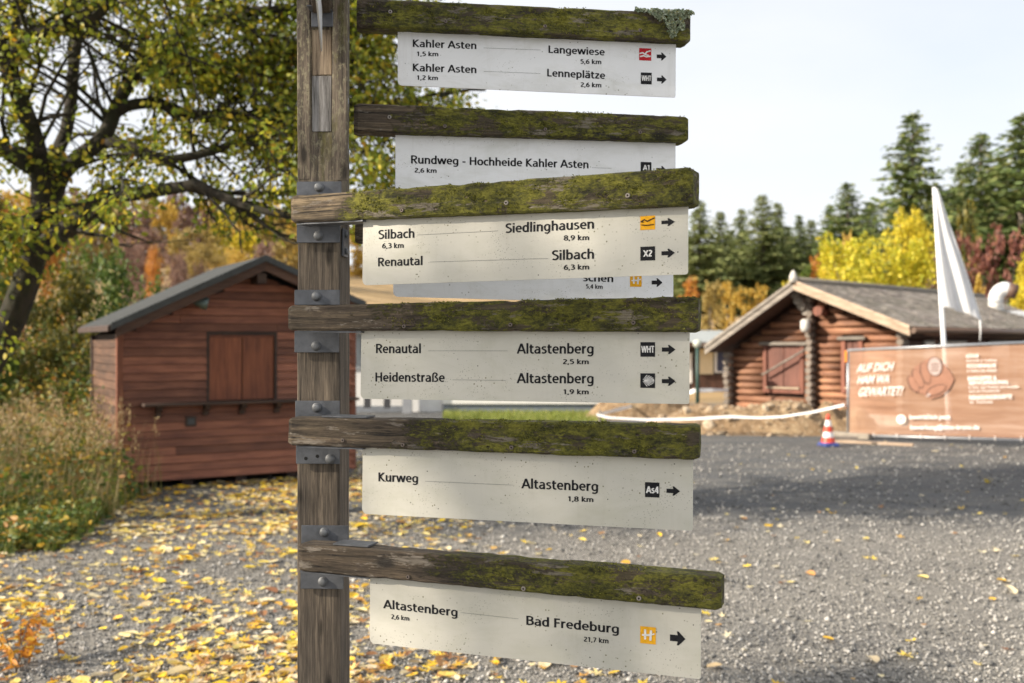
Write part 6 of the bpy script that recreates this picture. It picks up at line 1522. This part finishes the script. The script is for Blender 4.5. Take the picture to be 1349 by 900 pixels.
# ---------------- fallen leaves and loose gravel ----------------
LST = [(0, (.6, .46, .26)), (.18, (.8, .7, .48)), (.38, (.8, .66, .26)), (.56, (.84, .62, .05)), (.76, (.78, .48, .03)), (.88, (.5, .26, .08)), (1, (.22, .1, .05))]
M_fl = mat_leaf('fallen_leaf', LST, False, .25, .5, True); M_fls = mat_leaf('fallen_leaves', LST, True, .2, .5)
g = NG('loose_gravel'); g.color(g.ramp(g.island(), [(0, (.07, .07, .07)), (.4, (.2, .195, .18)), (.75, (.4, .38, .35)), (.93, (.48, .46, .43)), (1, (.6, .58, .54))])); g.rough(.85); M_peb = g.m
def maple(seed, nl=5):
    rd = random.Random(seed); vs = [(0, 0, 0)]; n = nl * 4
    curl = rd.uniform(.12, .55); bend = rd.uniform(-.3, .5); tw = rd.uniform(-.3, .3)
    out = []
    for k in range(n):
        an = -math.pi * .82 + k / (n - 1) * math.pi * 1.64
        lobe = [.62, .38, .66, 1.0][k % 4] if nl > 1 else 1
        mid = 1 - .35 * abs(an) / math.pi
        r = lobe * mid * rd.uniform(.85, 1.12)
        x, y = math.cos(an) * r, math.sin(an) * r
        z = curl * (r * r) * .55 + bend * x * x * .5 + tw * x * y + rd.uniform(-.05, .05); out.append((x, y, z))
    vs += out; vs.append((-.9, .05, .02)); vs.append((-.9, -.0, .05))
    fs = [(0, k, k + 1) for k in range(1, n)] + [(0, n + 1, n + 2)]
    mb = MB(); mb.add(vs, fs, 0, False); return mb
def oval(seed):
    rd = random.Random(seed); out = []; n = 10; c = rd.uniform(.1, .6)
    for k in range(n): an = 2 * math.pi * k / n; r = 1 - .1 * math.cos(2 * an); x, y = math.cos(an) * r, math.sin(an) * .55 * r; out.append((x, y, c * y * y * 1.5 + rd.uniform(-.03, .05) + rd.uniform(0, .3) * x * x))
    mb = MB(); mb.add([(0, 0, 0)] + out, [(0, 1 + k, 1 + (k + 1) % n) for k in range(n)]); return mb
LV = [maple(s) for s in range(6)] + [oval(s) for s in range(3)]
LVM = [m.mesh('leaf', M_fl) for m in LV]
random.seed(5)
def leaf_spots():
    out = []
    # dense drift on the left, thinning to the right; sampled over the ground itself
    for _ in range(100000):
        Y = 4.2 + 12 * random.random() ** 1.2; X = random.uniform(-.62, .62) * Y
        px = CX + X / Y * F
        nz_ = noise.noise(Vector((X * 1.1, Y * 1.1, 0))) + .6 * noise.noise(Vector((X * 3, Y * 3, 4)))
        d = sstep(800, 400, px) * .85 + .05 + .06 * sstep(900, 600, px)
        if px > 620: d *= .5
        if Y < 5.6 and px < 700: d *= .85
        if px < 560 and 5.4 < Y < 8.2: d *= .45
        if Y > 8.2 and px < 640: d *= 1.35
        if Y > 13 or (px > 560 and Y > 9.5): d *= .3
        d *= max(.12, .8 + nz_ * 1.3)
        if random.random() > d * .36: continue
        out.append((X, Y))
    return out
spots = leaf_spots(); spots.sort(key=lambda p: p[1])
print('LEAVES', len(spots))
cnt = 0; st = MB()
def inside_hut(X, Y):
    q = Vector((X, Y)) - KP.p; a, b_ = q.dot(KP.u), q.dot(KP.n); return -.0 < a < kw and -.0 < b_ < kd
for (X, Y) in spots:
    if inside_hut(X, Y): continue
    px = CX + X / Y * F; py = CY + EYE / Y * F
    s = random.uniform(.02, .05) * (1 if random.random() < .85 else 1.35)
    k = random.randrange(len(LV)); e = (random.gauss(0, .14), random.gauss(0, .14), random.uniform(0, 6.283))
    if cnt < 300 and py < 905 and -5 < px < 1355 and not (392 < px < 462) and s > .028:
        o = link('leaf', LVM[k], ground, (X, Y, .012 + s * .06)); o.scale = (s, s, s); o.rotation_euler = e; cnt += 1
    else:
        M = Matrix.Translation((X, Y, .012 + s * .06)) @ Matrix.Rotation(e[2], 4, 'Z') @ Matrix.Rotation(e[0], 4, 'X') @ Matrix.Rotation(e[1], 4, 'Y') @ Matrix.Scale(s, 4)
        st.add([M @ Vector(v) for v in LV[k].v], LV[k].f)
o = st.build('fallen_leaves', M_fls); tag(o, 'yellow, orange and pale fallen leaves strewn over the gravel yard', 'fallen leaves', kind='stuff')
# gravel stones, vectorised octahedra
n = 74000; Y = 4.1 + 5.0 * RNG.random(n) ** 1.25; X = RNG.uniform(-.6, .6, n) * Y
s = RNG.gamma(1.5, .0024, n) + .0024; s = np.clip(s, .0024, .02)
Y[:5000] = 8.6 + 7.0 * RNG.random(5000); X[:5000] = RNG.uniform(-.25, .56, 5000) * Y[:5000]; s[:5000] = RNG.uniform(.006, .02, 5000)
base = np.array([(1, 0, 0), (0, 1, 0), (-1, 0, 0), (0, -1, 0), (.1, .1, .8), (0, 0, -.6)], float)
V = base[None] * s[:, None, None] * RNG.uniform(.65, 1.35, (n, 6, 3)); an = RNG.uniform(0, 6.28, n); ca, sa_ = np.cos(an), np.sin(an)
V = np.stack([V[..., 0] * ca[:, None] - V[..., 1] * sa_[:, None], V[..., 0] * sa_[:, None] + V[..., 1] * ca[:, None], V[..., 2]], -1)
V += np.stack([X, Y, s * .35 + .001], 1)[:, None]
Fc = np.array([(0, 1, 4), (1, 2, 4), (2, 3, 4), (3, 0, 4), (1, 0, 5), (2, 1, 5), (3, 2, 5), (0, 3, 5)])
ff = (np.arange(n)[:, None, None] * 6 + Fc[None]).reshape(-1)
me = bpy.data.meshes.new('loose_gravel'); me.vertices.add(n * 6); me.vertices.foreach_set('co', V.astype(np.float32).ravel()); me.loops.add(n * 24); me.loops.foreach_set('vertex_index', ff.astype(np.int32))
me.polygons.add(n * 8); me.polygons.foreach_set('loop_start', np.arange(0, n * 24, 3, dtype=np.int32)); me.materials.append(M_peb); me.update(calc_edges=True)
tag(link('loose_gravel', me), 'loose grey gravel stones spread over the yard', 'gravel', kind='stuff')
